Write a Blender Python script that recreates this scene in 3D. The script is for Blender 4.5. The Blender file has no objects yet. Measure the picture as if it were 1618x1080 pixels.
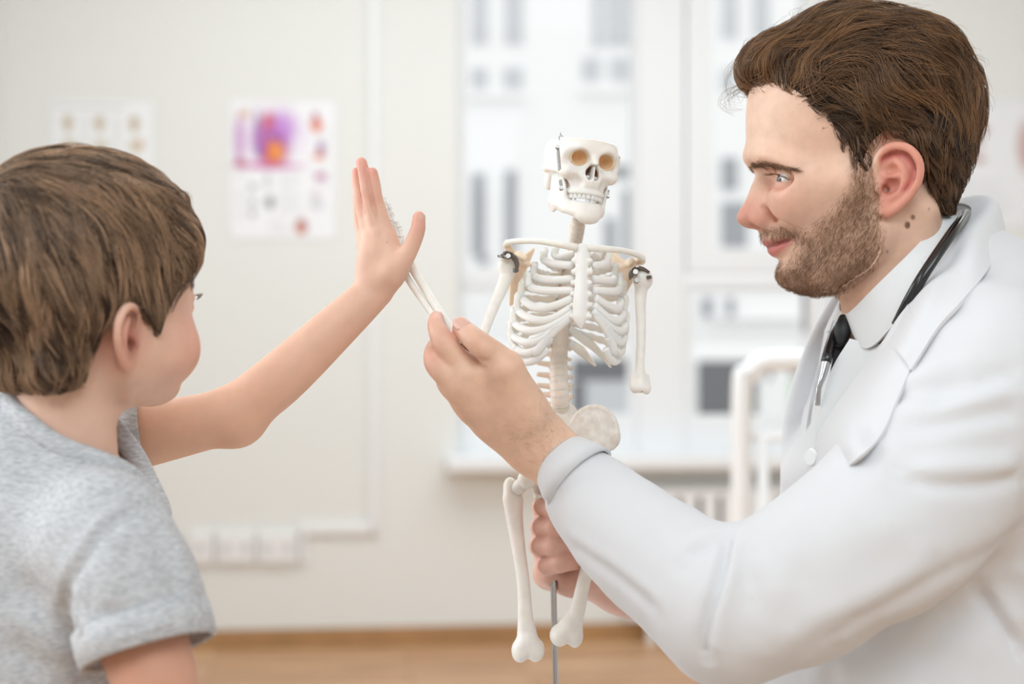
import bpy, bmesh, math, random
import numpy as np
from mathutils import Vector, Matrix
try:
    import openvdb
except ImportError:
    import pyopenvdb as openvdb

S = bpy.context.scene
COL = S.collection
RNG = np.random.default_rng(7)

# ------------------------------------------------------------------ camera
FPX = 2400.0                      # focal length in pixels of the 1618 px wide frame
EYE = 1.2                         # camera height
cam_data = bpy.data.cameras.new('camera')
cam_data.sensor_fit = 'HORIZONTAL'
cam_data.sensor_width = 36.0
cam_data.lens = 36.0 * FPX / 1618.0
cam_data.clip_end = 200
cam_data.dof.use_dof = True
cam_data.dof.focus_distance = 1.285
cam_data.dof.aperture_fstop = 3.4
cam_data.dof.aperture_blades = 0
cam = bpy.data.objects.new('camera', cam_data)
COL.objects.link(cam)
cam.location = (0, 0, EYE)
cam.rotation_euler = (math.pi / 2, 0, 0)
S.camera = cam

# ------------------------------------------------------------------ light
world = bpy.data.worlds.new('daylight')
S.world = world
world.use_nodes = True
bgn = world.node_tree.nodes['Background']
bgn.inputs['Color'].default_value = (1.0, 1.0, 1.0, 1)
bgn.inputs['Strength'].default_value = 1.15


def area(name, loc, target, size, power, color=(1, 1, 1)):
    d = bpy.data.lights.new(name, 'AREA')
    d.shape = 'RECTANGLE'
    d.size, d.size_y = size
    d.energy = power
    d.color = color
    o = bpy.data.objects.new(name, d)
    COL.objects.link(o)
    o.location = loc
    o.rotation_euler = (Vector(target) - Vector(loc)).to_track_quat('-Z', 'Y').to_euler()
    return o


# daylight from the tall windows on the left of the room, and two added fill lights
area('window_daylight', (-1.95, 1.5, 1.75), (1.0, 1.6, 1.1), (2.4, 1.7), 36, (0.88, 0.95, 1.0))
area('fill_panel', (0.2, -1.1, 3.1), (0.2, 1.3, 1.0), (2.8, 1.4), 76, (0.82, 0.92, 1.0))  # added front fill from behind the camera for faces and arms
area('fill_panel', (0.3, 4.0, 3.2), (0.3, 4.1, 0.0), (3.2, 2.2), 64, (0.83, 0.925, 1.0))  # added light to brighten the back wall

S.view_settings.view_transform = 'Standard'
S.view_settings.look = 'None'
S.view_settings.gamma = 1.0
S.view_settings.use_curve_mapping = False
S.view_settings.exposure = 0.06


def P(px, py, d):
    """the point that lies d metres in front of the camera, seen at pixel (px, py)"""
    return np.array([(px - 809.0) / FPX * d, d, EYE - (py - 540.0) / FPX * d])


# ------------------------------------------------------------------ object helpers
def srgb(r, g, b):
    def f(c):
        c /= 255.0
        return c / 12.92 if c <= 0.04045 else ((c + 0.055) / 1.055) ** 2.4
    return (f(r), f(g), f(b), 1.0)


def tag(o, label=None, cat=None, group=None, kind=None):
    if label:
        o['label'] = label
    if cat:
        o['category'] = cat
    if group:
        o['group'] = group
    if kind:
        o['kind'] = kind
    return o


def link(name, data, parent=None):
    o = bpy.data.objects.new(name, data)
    COL.objects.link(o)
    if parent is not None:
        o.parent = parent
        bpy.context.view_layer.update()
        o.matrix_parent_inverse = parent.matrix_world.inverted()
    return o


def empty(name, loc, rz=0):
    o = bpy.data.objects.new(name, None)
    o.empty_display_size = 0.05
    COL.objects.link(o)
    o.location = [float(c) for c in loc]
    o.rotation_euler = (0, 0, rz)
    bpy.context.view_layer.update()
    return o


def mesh_obj(name, verts, faces, mat, parent=None, smooth=True, col=None):
    me = bpy.data.meshes.new(name)
    verts = np.asarray(verts, dtype=np.float32).reshape(-1, 3)
    if isinstance(faces, np.ndarray) and faces.ndim == 2:
        n, k = faces.shape
        me.vertices.add(len(verts))
        me.vertices.foreach_set('co', verts.ravel())
        me.loops.add(n * k)
        me.loops.foreach_set('vertex_index', faces.astype(np.int32).ravel())
        me.polygons.add(n)
        me.polygons.foreach_set('loop_start', np.arange(0, n * k, k, dtype=np.int32))
        me.update(calc_edges=True)
    else:
        me.from_pydata(verts.tolist(), [], [list(map(int, f)) for f in faces])
        me.update()
    if smooth:
        me.polygons.foreach_set('use_smooth', np.ones(len(me.polygons), dtype=bool))
    if col is not None:
        a = me.color_attributes.new('Col', 'FLOAT_COLOR', 'POINT')
        a.data.foreach_set('color', np.asarray(col, dtype=np.float32).ravel())
    if mat is not None:
        me.materials.append(mat)
    return link(name, me, parent)


def from_bm(name, bm, mat, parent=None, smooth=False, angle=None):
    bmesh.ops.recalc_face_normals(bm, faces=bm.faces)
    me = bpy.data.meshes.new(name)
    bm.to_mesh(me)
    bm.free()
    if smooth:
        for p in me.polygons:
            p.use_smooth = True
        if angle:
            me.set_sharp_from_angle(angle=math.radians(angle))
    me.materials.append(mat)
    return link(name, me, parent)


def bm_box(bm, lo, hi, bevel=0.0, M=None):
    c = [(a + b) / 2 for a, b in zip(lo, hi)]
    s = [abs(b - a) for a, b in zip(lo, hi)]
    r = bmesh.ops.create_cube(bm, size=1.0)
    vs = r['verts']
    bmesh.ops.scale(bm, vec=s, verts=vs)
    bmesh.ops.translate(bm, vec=c, verts=vs)
    if bevel > 0:
        es = list({e for v in vs for e in v.link_edges})
        r2 = bmesh.ops.bevel(bm, geom=es, offset=bevel, segments=2, profile=0.5, affect='EDGES')
        vs = list({v for f in r2['faces'] for v in f.verts} | {v for v in vs if v.is_valid})
    if M is not None:
        bmesh.ops.transform(bm, matrix=M, verts=vs)
    return vs


def catmull(pts, n):
    """n points along a Catmull-Rom spline through pts (any dimension)"""
    p = np.asarray(pts, float)
    if len(p) == 2:
        t = np.linspace(0, 1, n)[:, None]
        return p[0] * (1 - t) + p[1] * t
    e = np.vstack([2 * p[0] - p[1], p, 2 * p[-1] - p[-2]])
    u = np.linspace(0, len(p) - 1, n)
    i = np.minimum(u.astype(int), len(p) - 2)
    t = (u - i)[:, None]
    p0, p1, p2, p3 = e[i], e[i + 1], e[i + 2], e[i + 3]
    return 0.5 * (2 * p1 + (p2 - p0) * t + (2 * p0 - 5 * p1 + 4 * p2 - p3) * t ** 2 + (3 * p1 - p0 - 3 * p2 + p3) * t ** 3)


def tube_mesh(pts, rad, seg=12, flat=None, ratio=1.0, closed=False):
    """a swept tube; flat = axis along which the section is squeezed by ratio"""
    pts = np.asarray(pts, float)
    n = len(pts)
    rad = np.broadcast_to(np.asarray(rad, float), (n,))
    tan = np.gradient(pts, axis=0)
    tan /= np.linalg.norm(tan, axis=1)[:, None] + 1e-12
    ref = np.array([0.0, 0, 1]) if flat is None else np.asarray(flat, float)
    if abs(np.dot(tan[0], ref)) > 0.95 and flat is None:
        ref = np.array([1.0, 0, 0])
    u = ref - np.dot(ref, tan[0]) * tan[0]
    u /= np.linalg.norm(u)
    vs = []
    an = np.linspace(0, 2 * math.pi, seg, endpoint=False)
    for i in range(n):
        if flat is not None:
            u = ref - np.dot(ref, tan[i]) * tan[i]
        else:
            u = u - np.dot(u, tan[i]) * tan[i]
        u /= np.linalg.norm(u) + 1e-12
        w = np.cross(tan[i], u)
        vs.append(pts[i] + rad[i] * (ratio * np.cos(an)[:, None] * u + np.sin(an)[:, None] * w))
    v = np.vstack(vs)
    fs = []
    m = n if closed else n - 1
    for i in range(m):
        a, b = i * seg, ((i + 1) % n) * seg
        for j in range(seg):
            k = (j + 1) % seg
            fs.append((a + j, a + k, b + k, b + j))
    if not closed:
        fs.append(tuple(range(seg - 1, -1, -1)))
        fs.append(tuple((n - 1) * seg + j for j in range(seg)))
    return v, fs


def tube_obj(name, pts, rad, mat, parent=None, seg=12, n=None, flat=None, ratio=1.0):
    pts = np.asarray(pts, float)
    rad = np.asarray(rad, float)
    if n:
        if rad.ndim == 0:
            pts = catmull(pts, n)
        else:
            q = catmull(np.hstack([pts, rad[:, None]]), n)
            pts, rad = q[:, :3], q[:, 3]
    v, f = tube_mesh(pts, rad, seg, flat, ratio)
    return mesh_obj(name, v, f, mat, parent)


def strip_obj(name, rows, mat, parent=None, n=24, m=8, thick=0.002, bulge=0.0):
    """a sheet of cloth lofted through rows of points, given real thickness"""
    R = [catmull(r, n) for r in rows]
    R = np.array([catmull([R[k][i] for k in range(len(R))], m) for i in range(n)])   # n x m x 3
    du = np.gradient(R, axis=0)
    dv = np.gradient(R, axis=1)
    nn = np.cross(du, dv)
    nn /= np.linalg.norm(nn, axis=2)[..., None] + 1e-12
    if bulge:
        t = np.linspace(0, math.pi, m)
        R = R + nn * (np.sin(t)[None, :, None] * bulge)
    A, B = R + nn * thick / 2, R - nn * thick / 2
    v = np.vstack([A.reshape(-1, 3), B.reshape(-1, 3)])
    o = n * m
    idx = lambda i, j: i * m + j
    fs = []
    for i in range(n - 1):
        for j in range(m - 1):
            fs.append((idx(i, j), idx(i + 1, j), idx(i + 1, j + 1), idx(i, j + 1)))
            fs.append((o + idx(i, j), o + idx(i, j + 1), o + idx(i + 1, j + 1), o + idx(i + 1, j)))
    for i in range(n - 1):
        for j in (0, m - 1):
            q = (idx(i, j), idx(i + 1, j), o + idx(i + 1, j), o + idx(i, j))
            fs.append(q if j else q[::-1])
    for j in range(m - 1):
        for i in (0, n - 1):
            q = (idx(i, j), idx(i, j + 1), o + idx(i, j + 1), o + idx(i, j))
            fs.append(q[::-1] if i else q)
    ob = mesh_obj(name, v, fs, mat, parent)
    ob.data.set_sharp_from_angle(angle=math.radians(60))
    return ob


# ------------------------------------------------------------------ implicit-surface modelling
class Field:
    """a signed-distance volume that primitives are blended into, then meshed"""

    def __init__(self, lo, hi, h, bg=0.06):
        self.lo = np.asarray(lo, float)
        self.h = h
        self.n = np.ceil((np.asarray(hi, float) - self.lo) / h).astype(int) + 1
        self.ax = [self.lo[i] + h * np.arange(self.n[i]) for i in range(3)]
        self.F = np.full(self.n, bg, dtype=np.float32)

    def win(self, lo, hi):
        a = np.clip(np.floor((np.asarray(lo) - self.lo) / self.h).astype(int), 0, self.n)
        b = np.clip(np.ceil((np.asarray(hi) - self.lo) / self.h).astype(int) + 1, 0, self.n)
        sl = tuple(slice(i, j) for i, j in zip(a, b))
        X = self.ax[0][sl[0]][:, None, None]
        Y = self.ax[1][sl[1]][None, :, None]
        Z = self.ax[2][sl[2]][None, None, :]
        return sl, X, Y, Z

    def put(self, lo, hi, fn, k=0.0, sub=False, mg=0.014):
        m = max(mg, k + 3 * self.h)
        sl, X, Y, Z = self.win(np.asarray(lo) - m, np.asarray(hi) + m)
        if any(s.start >= s.stop for s in sl):
            return
        d = fn(X, Y, Z)
        f = self.F[sl]
        if sub:
            d = -d
            h = np.maximum(k - np.abs(f - d), 0) / k if k > 0 else 0
            self.F[sl] = np.maximum(f, d) + (h * h * k * 0.25 if k > 0 else 0)
        else:
            h = np.maximum(k - np.abs(f - d), 0) / k if k > 0 else 0
            self.F[sl] = np.minimum(f, d) - (h * h * k * 0.25 if k > 0 else 0)

    def ell(self, c, r, k=0.0, R=None, sub=False):
        c = np.asarray(c, float)
        r = np.broadcast_to(np.asarray(r, float), (3,))
        rm = float(r.max()) if R is not None else r

        def fn(X, Y, Z):
            x, y, z = X - c[0], Y - c[1], Z - c[2]
            if R is not None:
                x, y, z = (R[0, 0] * x + R[1, 0] * y + R[2, 0] * z, R[0, 1] * x + R[1, 1] * y + R[2, 1] * z,
                           R[0, 2] * x + R[1, 2] * y + R[2, 2] * z)
            k0 = np.sqrt((x / r[0]) ** 2 + (y / r[1]) ** 2 + (z / r[2]) ** 2)
            k1 = np.sqrt((x / r[0] ** 2) ** 2 + (y / r[1] ** 2) ** 2 + (z / r[2] ** 2) ** 2)
            return k0 * (k0 - 1.0) / np.maximum(k1, 1e-9)
        self.put(c - rm, c + rm, fn, k, sub)

    def cone(self, a, b, ra, rb, k=0.0, sub=False, flat=None, ratio=1.0):
        """a tapered capsule; flat = unit axis along which it is thinned by ratio (<1)"""
        a, b = np.asarray(a, float), np.asarray(b, float)
        ab = b - a
        L2 = max(float(ab @ ab), 1e-12)

        def fn(X, Y, Z):
            x, y, z = X - a[0], Y - a[1], Z - a[2]
            t = np.clip((x * ab[0] + y * ab[1] + z * ab[2]) / L2, 0, 1)
            x, y, z = x - t * ab[0], y - t * ab[1], z - t * ab[2]
            if flat is not None:
                s = x * flat[0] + y * flat[1] + z * flat[2]
                g = (1.0 / ratio - 1.0) * s
                x, y, z = x + g * flat[0], y + g * flat[1], z + g * flat[2]
                return (np.sqrt(x * x + y * y + z * z) - (ra + (rb - ra) * t)) * (ratio ** 0.5)
            return np.sqrt(x * x + y * y + z * z) - (ra + (rb - ra) * t)
        r = max(ra, rb)
        self.put(np.minimum(a, b) - r, np.maximum(a, b) + r, fn, k, sub)

    def chain(self, pts, rs, k=0.0, n=None, sub=False, flat=None, ratio=1.0):
        pts = np.asarray(pts, float)
        rs = np.broadcast_to(np.asarray(rs, float), (len(pts),))
        if n:
            q = catmull(np.hstack([pts, rs[:, None]]), n)
            pts, rs = q[:, :3], q[:, 3]
        lo, hi = pts.min(0) - rs.max(), pts.max(0) + rs.max()

        def fn(X, Y, Z):
            D = None
            for i in range(len(pts) - 1):
                a, ab = pts[i], pts[i + 1] - pts[i]
                L2 = max(float(ab @ ab), 1e-12)
                x, y, z = X - a[0], Y - a[1], Z - a[2]
                t = np.clip((x * ab[0] + y * ab[1] + z * ab[2]) / L2, 0, 1)
                x, y, z = x - t * ab[0], y - t * ab[1], z - t * ab[2]
                if flat is not None:
                    s = x * flat[0] + y * flat[1] + z * flat[2]
                    g = (1.0 / ratio - 1.0) * s
                    x, y, z = x + g * flat[0], y + g * flat[1], z + g * flat[2]
                d = np.sqrt(x * x + y * y + z * z) - (rs[i] + (rs[i + 1] - rs[i]) * t)
                if flat is not None:
                    d = d * ratio ** 0.5
                D = d if D is None else np.minimum(D, d)
            return D
        self.put(lo, hi, fn, k, sub)

    def box(self, c, half, r=0.0, k=0.0, R=None, sub=False):
        c, half = np.asarray(c, float), np.asarray(half, float)
        ext = half if R is None else np.full(3, np.linalg.norm(half))

        def fn(X, Y, Z):
            x, y, z = X - c[0], Y - c[1], Z - c[2]
            if R is not None:
                x, y, z = (R[0, 0] * x + R[1, 0] * y + R[2, 0] * z, R[0, 1] * x + R[1, 1] * y + R[2, 1] * z,
                           R[0, 2] * x + R[1, 2] * y + R[2, 2] * z)
            qx, qy, qz = np.abs(x) - half[0] + r, np.abs(y) - half[1] + r, np.abs(z) - half[2] + r
            o = np.sqrt(np.maximum(qx, 0) ** 2 + np.maximum(qy, 0) ** 2 + np.maximum(qz, 0) ** 2)
            return o + np.minimum(np.maximum(qx, np.maximum(qy, qz)), 0) - r
        self.put(c - ext, c + ext, fn, k, sub)

    def sample(self, p):
        q = (p - self.lo) / self.h
        q = np.clip(q, 0, self.n - 1.001)
        i = q.astype(int)
        t = q - i
        F = self.F
        out = 0
        for dx in (0, 1):
            wx = t[:, 0] if dx else 1 - t[:, 0]
            for dy in (0, 1):
                wy = t[:, 1] if dy else 1 - t[:, 1]
                for dz in (0, 1):
                    wz = t[:, 2] if dz else 1 - t[:, 2]
                    out = out + wx * wy * wz * F[i[:, 0] + dx, i[:, 1] + dy, i[:, 2] + dz]
        return out

    def grad(self, p, e=None):
        e = e or self.h * 1.5
        g = np.empty_like(p)
        for a in range(3):
            d = np.zeros(3)
            d[a] = e
            g[:, a] = self.sample(p + d) - self.sample(p - d)
        return g / (np.linalg.norm(g, axis=1)[:, None] + 1e-12)

    def project(self, p, off=0.0, it=4):
        for _ in range(it):
            p = p - self.grad(p) * (self.sample(p) - off)[:, None]
        return p

    def join(self, other, off, k=0.004):
        """blend in another volume, grown outward by off"""
        X, Y, Z = np.meshgrid(*self.ax, indexing='ij')
        d = other.sample(np.stack([X.ravel(), Y.ravel(), Z.ravel()], 1)).reshape(self.F.shape).astype(np.float32) - off
        h = np.maximum(k - np.abs(self.F - d), 0) / k
        self.F = np.minimum(self.F, d) - h * h * k * 0.25

    def blur(self, it=1):
        for _ in range(it):
            for a in range(3):
                f = self.F
                g = f.copy()
                s0 = [slice(None)] * 3
                s1 = [slice(None)] * 3
                s2 = [slice(None)] * 3
                s0[a], s1[a], s2[a] = slice(0, -2), slice(1, -1), slice(2, None)
                g[tuple(s1)] = 0.25 * f[tuple(s0)] + 0.5 * f[tuple(s1)] + 0.25 * f[tuple(s2)]
                self.F = g

    def mesh(self):
        g = openvdb.FloatGrid(float(self.F.max()) + 0.01)
        g.copyFromArray(self.F)
        pts, quads = g.convertToQuads(0.0)
        pts = np.asarray(pts, float)
        # grid points come back in index space (unit transform)
        v = self.lo + pts * self.h
        q = np.asarray(quads, int)
        # orient outward
        a, b, c = v[q[:, 0]], v[q[:, 1]], v[q[:, 2]]
        nrm = np.cross(b - a, c - a)
        k = slice(0, None, max(1, len(q) // 400))
        cen = (v[q[:, 0]] + v[q[:, 2]])[k] / 2
        nn = nrm[k] / (np.linalg.norm(nrm[k], axis=1)[:, None] + 1e-15)
        if (self.sample(cen + nn * self.h) < self.sample(cen - nn * self.h)).mean() > 0.5:
            q = q[:, ::-1]
        return v, q

    def obj(self, name, mat, parent=None, col=None, xf=None):
        v, q = self.mesh()
        c = col(v) if col else None
        if xf is not None:
            v = xf(v)
        return mesh_obj(name, v, q, mat, parent, True, c)


def rot_to(axis, up=(0, 0, 1)):
    """3x3 matrix whose columns are local x (along axis), y, z"""
    x = np.asarray(axis, float)
    x = x / np.linalg.norm(x)
    u = np.asarray(up, float)
    if abs(x @ u) > 0.97:
        u = np.array([1.0, 0, 0])
    y = np.cross(u, x)
    y /= np.linalg.norm(y)
    return np.stack([x, y, np.cross(x, y)], axis=1)


def union_meshes(objs):
    """one continuous surface out of closed overlapping meshes"""
    base = objs[0]
    for o in objs[1:]:
        m = base.modifiers.new('u', 'BOOLEAN')
        m.operation = 'UNION'
        m.solver = 'MANIFOLD'
        m.object = o
        dg = bpy.context.evaluated_depsgraph_get()
        nm = bpy.data.meshes.new_from_object(base.evaluated_get(dg))
        base.modifiers.clear()
        n_before = len(base.data.vertices)
        if len(nm.vertices) > n_before * 0.5 and len(nm.vertices) > len(o.data.vertices) * 0.5:
            old = base.data
            base.data = nm
            bpy.data.meshes.remove(old)
        else:
            bm = bmesh.new()
            bm.from_mesh(base.data)
            bm.from_mesh(o.data)
            bm.to_mesh(base.data)
            bm.free()
            print('union fell back to joining', base.name, o.name)
        od = o.data
        bpy.data.objects.remove(o)
        bpy.data.meshes.remove(od)
    base.data.polygons.foreach_set('use_smooth', np.ones(len(base.data.polygons), dtype=bool))
    return base


TONE = {}


def strands(name, pos, r0, r1, mat, parent=None, tone=None):
    """hair: pos is N x K x 3, tone is the lightness of each strand's own colour"""
    N, K = pos.shape[:2]
    if tone is None:
        tone = np.random.default_rng(N).random(N)
    cu = bpy.data.hair_curves.new(name)
    cu.add_curves([K] * N)
    cu.attributes['position'].data.foreach_set('vector', np.asarray(pos, dtype=np.float32).ravel())
    ra = cu.attributes.get('radius') or cu.attributes.new('radius', 'FLOAT', 'POINT')
    t = np.linspace(0, 1, K)
    prof = r0 + (r1 - r0) * t ** 1.5
    ra.data.foreach_set('value', np.tile(prof, N).astype(np.float32))
    ta = cu.attributes.new('tone', 'FLOAT', 'CURVE')
    ta.data.foreach_set('value', np.asarray(tone, dtype=np.float32))
    cu.materials.append(mat)
    return link(name, cu, parent)


def vnoise(p, scale, seed=0):
    """cheap smooth vector noise"""
    r = np.random.default_rng(seed)
    out = np.zeros_like(p)
    for o in range(3):
        for a in range(3):
            k = r.normal(size=3) * scale * (1.7 ** o)
            out[:, a] += np.sin(p @ k + r.uniform(0, 6.28)) / (1.5 ** o)
    return out / 2.0


# ------------------------------------------------------------------ materials
def mat(name, color=(0.8, 0.8, 0.8, 1), rough=0.5, metal=0.0, sss=0.0, sss_r=(1, 0.4, 0.25), sss_scale=0.004,
        spec=0.5, noise=0.0, noise_scale=40, bump=0.0, bump_scale=200, vcol=False, color2=None, coat=0.0, sheen=0.0, detail=4):
    m = bpy.data.materials.new(name)
    m.use_nodes = True
    nt = m.node_tree
    b = nt.nodes['Principled BSDF']
    b.inputs['Base Color'].default_value = color
    b.inputs['Roughness'].default_value = rough
    b.inputs['Metallic'].default_value = metal
    b.inputs['Specular IOR Level'].default_value = spec
    b.inputs['Coat Weight'].default_value = coat
    b.inputs['Sheen Weight'].default_value = sheen
    if sss > 0:
        b.inputs['Subsurface Weight'].default_value = sss
        b.inputs['Subsurface Radius'].default_value = sss_r
        b.inputs['Subsurface Scale'].default_value = sss_scale
    tc = nt.nodes.new('ShaderNodeTexCoord')
    src = None
    if vcol:
        at = nt.nodes.new('ShaderNodeAttribute')
        at.attribute_name = 'Col'
        src = at.outputs['Color']
    if noise > 0 or color2 is not None:
        n = nt.nodes.new('ShaderNodeTexNoise')
        n.inputs['Scale'].default_value = noise_scale
        n.inputs['Detail'].default_value = detail
        nt.links.new(tc.outputs['Object'], n.inputs['Vector'])
        mx = nt.nodes.new('ShaderNodeMix')
        mx.data_type = 'RGBA'
        if color2 is None:
            mx.blend_type = 'MULTIPLY'
            rp = nt.nodes.new('ShaderNodeValToRGB')
            lo, hi = 1 - noise, 1 + noise
            rp.color_ramp.elements[0].position, rp.color_ramp.elements[1].position = 0.3, 0.7
            rp.color_ramp.elements[0].color = (lo, lo, lo, 1)
            rp.color_ramp.elements[1].color = (hi, hi, hi, 1)
            nt.links.new(n.outputs['Fac'], rp.inputs['Fac'])
            mx.inputs[0].default_value = 1.0
            if src is not None:
                nt.links.new(src, mx.inputs[6])
            else:
                mx.inputs[6].default_value = color
            nt.links.new(rp.outputs['Color'], mx.inputs[7])
        else:
            rp = nt.nodes.new('ShaderNodeValToRGB')
            rp.color_ramp.elements[0].position, rp.color_ramp.elements[1].position = 0.35, 0.65
            rp.color_ramp.elements[0].color = (0, 0, 0, 1)
            rp.color_ramp.elements[1].color = (1, 1, 1, 1)
            nt.links.new(n.outputs['Fac'], rp.inputs['Fac'])
            nt.links.new(rp.outputs['Color'], mx.inputs[0])
            mx.inputs[6].default_value = color
            mx.inputs[7].default_value = color2
        src = mx.outputs[2]
    if src is not None:
        nt.links.new(src, b.inputs['Base Color'])
    if bump > 0:
        n2 = nt.nodes.new('ShaderNodeTexNoise')
        n2.inputs['Scale'].default_value = bump_scale
        n2.inputs['Detail'].default_value = 5
        nt.links.new(tc.outputs['Object'], n2.inputs['Vector'])
        bp = nt.nodes.new('ShaderNodeBump')
        bp.inputs['Strength'].default_value = bump
        bp.inputs['Distance'].default_value = 0.001
        nt.links.new(n2.outputs['Fac'], bp.inputs['Height'])
        nt.links.new(bp.outputs['Normal'], b.inputs['Normal'])
    return m


def hair_mat(name, dark, light, rough=0.4):
    m = bpy.data.materials.new(name)
    m.use_nodes = True
    nt = m.node_tree
    b = nt.nodes['Principled BSDF']
    at = nt.nodes.new('ShaderNodeAttribute')
    at.attribute_name = 'tone'
    rp = nt.nodes.new('ShaderNodeValToRGB')
    rp.color_ramp.elements[0].color = dark
    rp.color_ramp.elements[1].color = light
    nt.links.new(at.outputs['Fac'], rp.inputs['Fac'])
    nt.links.new(rp.outputs['Color'], b.inputs['Base Color'])
    b.inputs['Roughness'].default_value = rough
    b.inputs['Specular IOR Level'].default_value = 0.35
    return m


M_SKIN = mat('skin', rough=0.48, sss=0.18, sss_r=(1, 0.35, 0.2), sss_scale=0.006, spec=0.4, vcol=True, noise=0.06,
             noise_scale=90, bump=0.12, bump_scale=420)
M_SKIN_CHILD = mat('child_skin', rough=0.5, sss=0.2, sss_r=(1, 0.35, 0.2), sss_scale=0.006, spec=0.35, vcol=True,
                   noise=0.04, noise_scale=60, bump=0.06, bump_scale=500)
M_NAIL = mat('fingernail', srgb(226, 178, 160), rough=0.3, sss=0.1)
M_COAT = mat('white_cotton', srgb(222, 222, 224), rough=0.85, spec=0.15, bump=0.08, bump_scale=900, sheen=0.1)
M_SHIRT = mat('white_poplin', srgb(225, 225, 225), rough=0.8, spec=0.15, bump=0.08, bump_scale=1200)
M_BLACK = mat('black_satin', srgb(22, 22, 24), rough=0.55, bump=0.2, bump_scale=900)
M_RUBBER = mat('black_rubber', srgb(20, 20, 22), rough=0.25, coat=0.3)
M_STEEL = mat('polished_steel', srgb(190, 190, 192), rough=0.16, metal=1.0)
M_DARKSTEEL = mat('dark_steel', srgb(120, 115, 110), rough=0.25, metal=1.0)
M_BONE = mat('bone_plastic', srgb(238, 233, 226), rough=0.42, sss=0.5, sss_r=(1, 0.6, 0.36), sss_scale=0.008, noise=0.035,
             noise_scale=120, bump=0.10, bump_scale=160)
M_BONE_INNER = mat('warm_shade_bone', srgb(236, 214, 188), rough=0.5, sss=0.3, sss_r=(1, 0.6, 0.35), sss_scale=0.005)  # shoulder blades: warm translucent shade put into the base colour
M_BONE_SPINE = mat('warm_bounce_bone', srgb(232, 216, 201), rough=0.45, sss=0.4, sss_r=(1, 0.6, 0.36), sss_scale=0.006, noise=0.05, noise_scale=150, bump=0.12, bump_scale=200)  # spine: warm light bounced inside the rib cage, painted into its colour
M_BONE_PIT = mat('pitted_bone_plastic', srgb(228, 220, 210), rough=0.5, sss=0.3, sss_r=(1, 0.6, 0.35), sss_scale=0.004,
                 color2=srgb(214, 203, 190), noise_scale=160, bump=0.35, bump_scale=260)
M_CARTILAGE = mat('cartilage_plastic', srgb(239, 236, 231), rough=0.4, sss=0.4, sss_r=(1, 0.8, 0.65), sss_scale=0.004, bump=0.1, bump_scale=180)
M_COPPER = mat('copper_rivet', srgb(150, 105, 75), rough=0.3, metal=1.0)


# ------------------------------------------------------------------ the room
M_WALL = mat('wall_paint', srgb(233, 233, 229), rough=0.9, spec=0.2, bump=0.1, bump_scale=300)
M_CEIL = mat('ceiling_paint', srgb(240, 240, 238), rough=0.95, spec=0.1)
M_FRAME = mat('window_paint', srgb(238, 239, 240), rough=0.45)
M_PLASTIC = mat('white_plastic', srgb(240, 240, 240), rough=0.4)
M_ENAMEL = mat('white_enamel', srgb(243, 243, 243), rough=0.35)
M_SLOT = mat('mid_grey_metal', srgb(120, 120, 120), rough=0.7)  # plain grey for radiator fins, hinge and casters
M_PAPER = mat('printed_paper', rough=0.6, vcol=True)
M_OAK = mat('oak_skirting', srgb(172, 130, 86), rough=0.5, noise=0.12, noise_scale=6)


def wood_floor():
    m = bpy.data.materials.new('oak_planks')
    m.use_nodes = True
    nt = m.node_tree
    b = nt.nodes['Principled BSDF']
    b.inputs['Roughness'].default_value = 0.42
    tc = nt.nodes.new('ShaderNodeTexCoord')
    br = nt.nodes.new('ShaderNodeTexBrick')
    br.inputs['Scale'].default_value = 1.0
    br.inputs['Brick Width'].default_value = 1.15
    br.inputs['Row Height'].default_value = 0.16
    br.inputs['Mortar Size'].default_value = 0.0025
    br.inputs['Color1'].default_value = srgb(226, 188, 148)
    br.inputs['Color2'].default_value = srgb(194, 148, 112)
    br.inputs['Mortar'].default_value = srgb(110, 74, 48)
    br.offset = 0.37
    nt.links.new(tc.outputs['Object'], br.inputs['Vector'])
    mp = nt.nodes.new('ShaderNodeMapping')
    mp.inputs['Scale'].default_value = (2.0, 30, 1)
    nt.links.new(tc.outputs['Object'], mp.inputs['Vector'])
    n = nt.nodes.new('ShaderNodeTexNoise')
    n.inputs['Scale'].default_value = 1.5
    n.inputs['Detail'].default_value = 6
    nt.links.new(mp.outputs['Vector'], n.inputs['Vector'])
    rp = nt.nodes.new('ShaderNodeValToRGB')
    rp.color_ramp.elements[0].color = (0.62, 0.58, 0.54, 1)
    rp.color_ramp.elements[0].position, rp.color_ramp.elements[1].position = 0.3, 0.68
    rp.color_ramp.elements[1].color = (1.2, 1.2, 1.2, 1)
    nt.links.new(n.outputs['Fac'], rp.inputs['Fac'])
    mx = nt.nodes.new('ShaderNodeMix')
    mx.data_type = 'RGBA'
    mx.blend_type = 'MULTIPLY'
    mx.inputs[0].default_value = 1
    nt.links.new(br.outputs['Color'], mx.inputs[6])
    nt.links.new(rp.outputs['Color'], mx.inputs[7])
    nt.links.new(mx.outputs[2], b.inputs['Base Color'])
    return m


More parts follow.
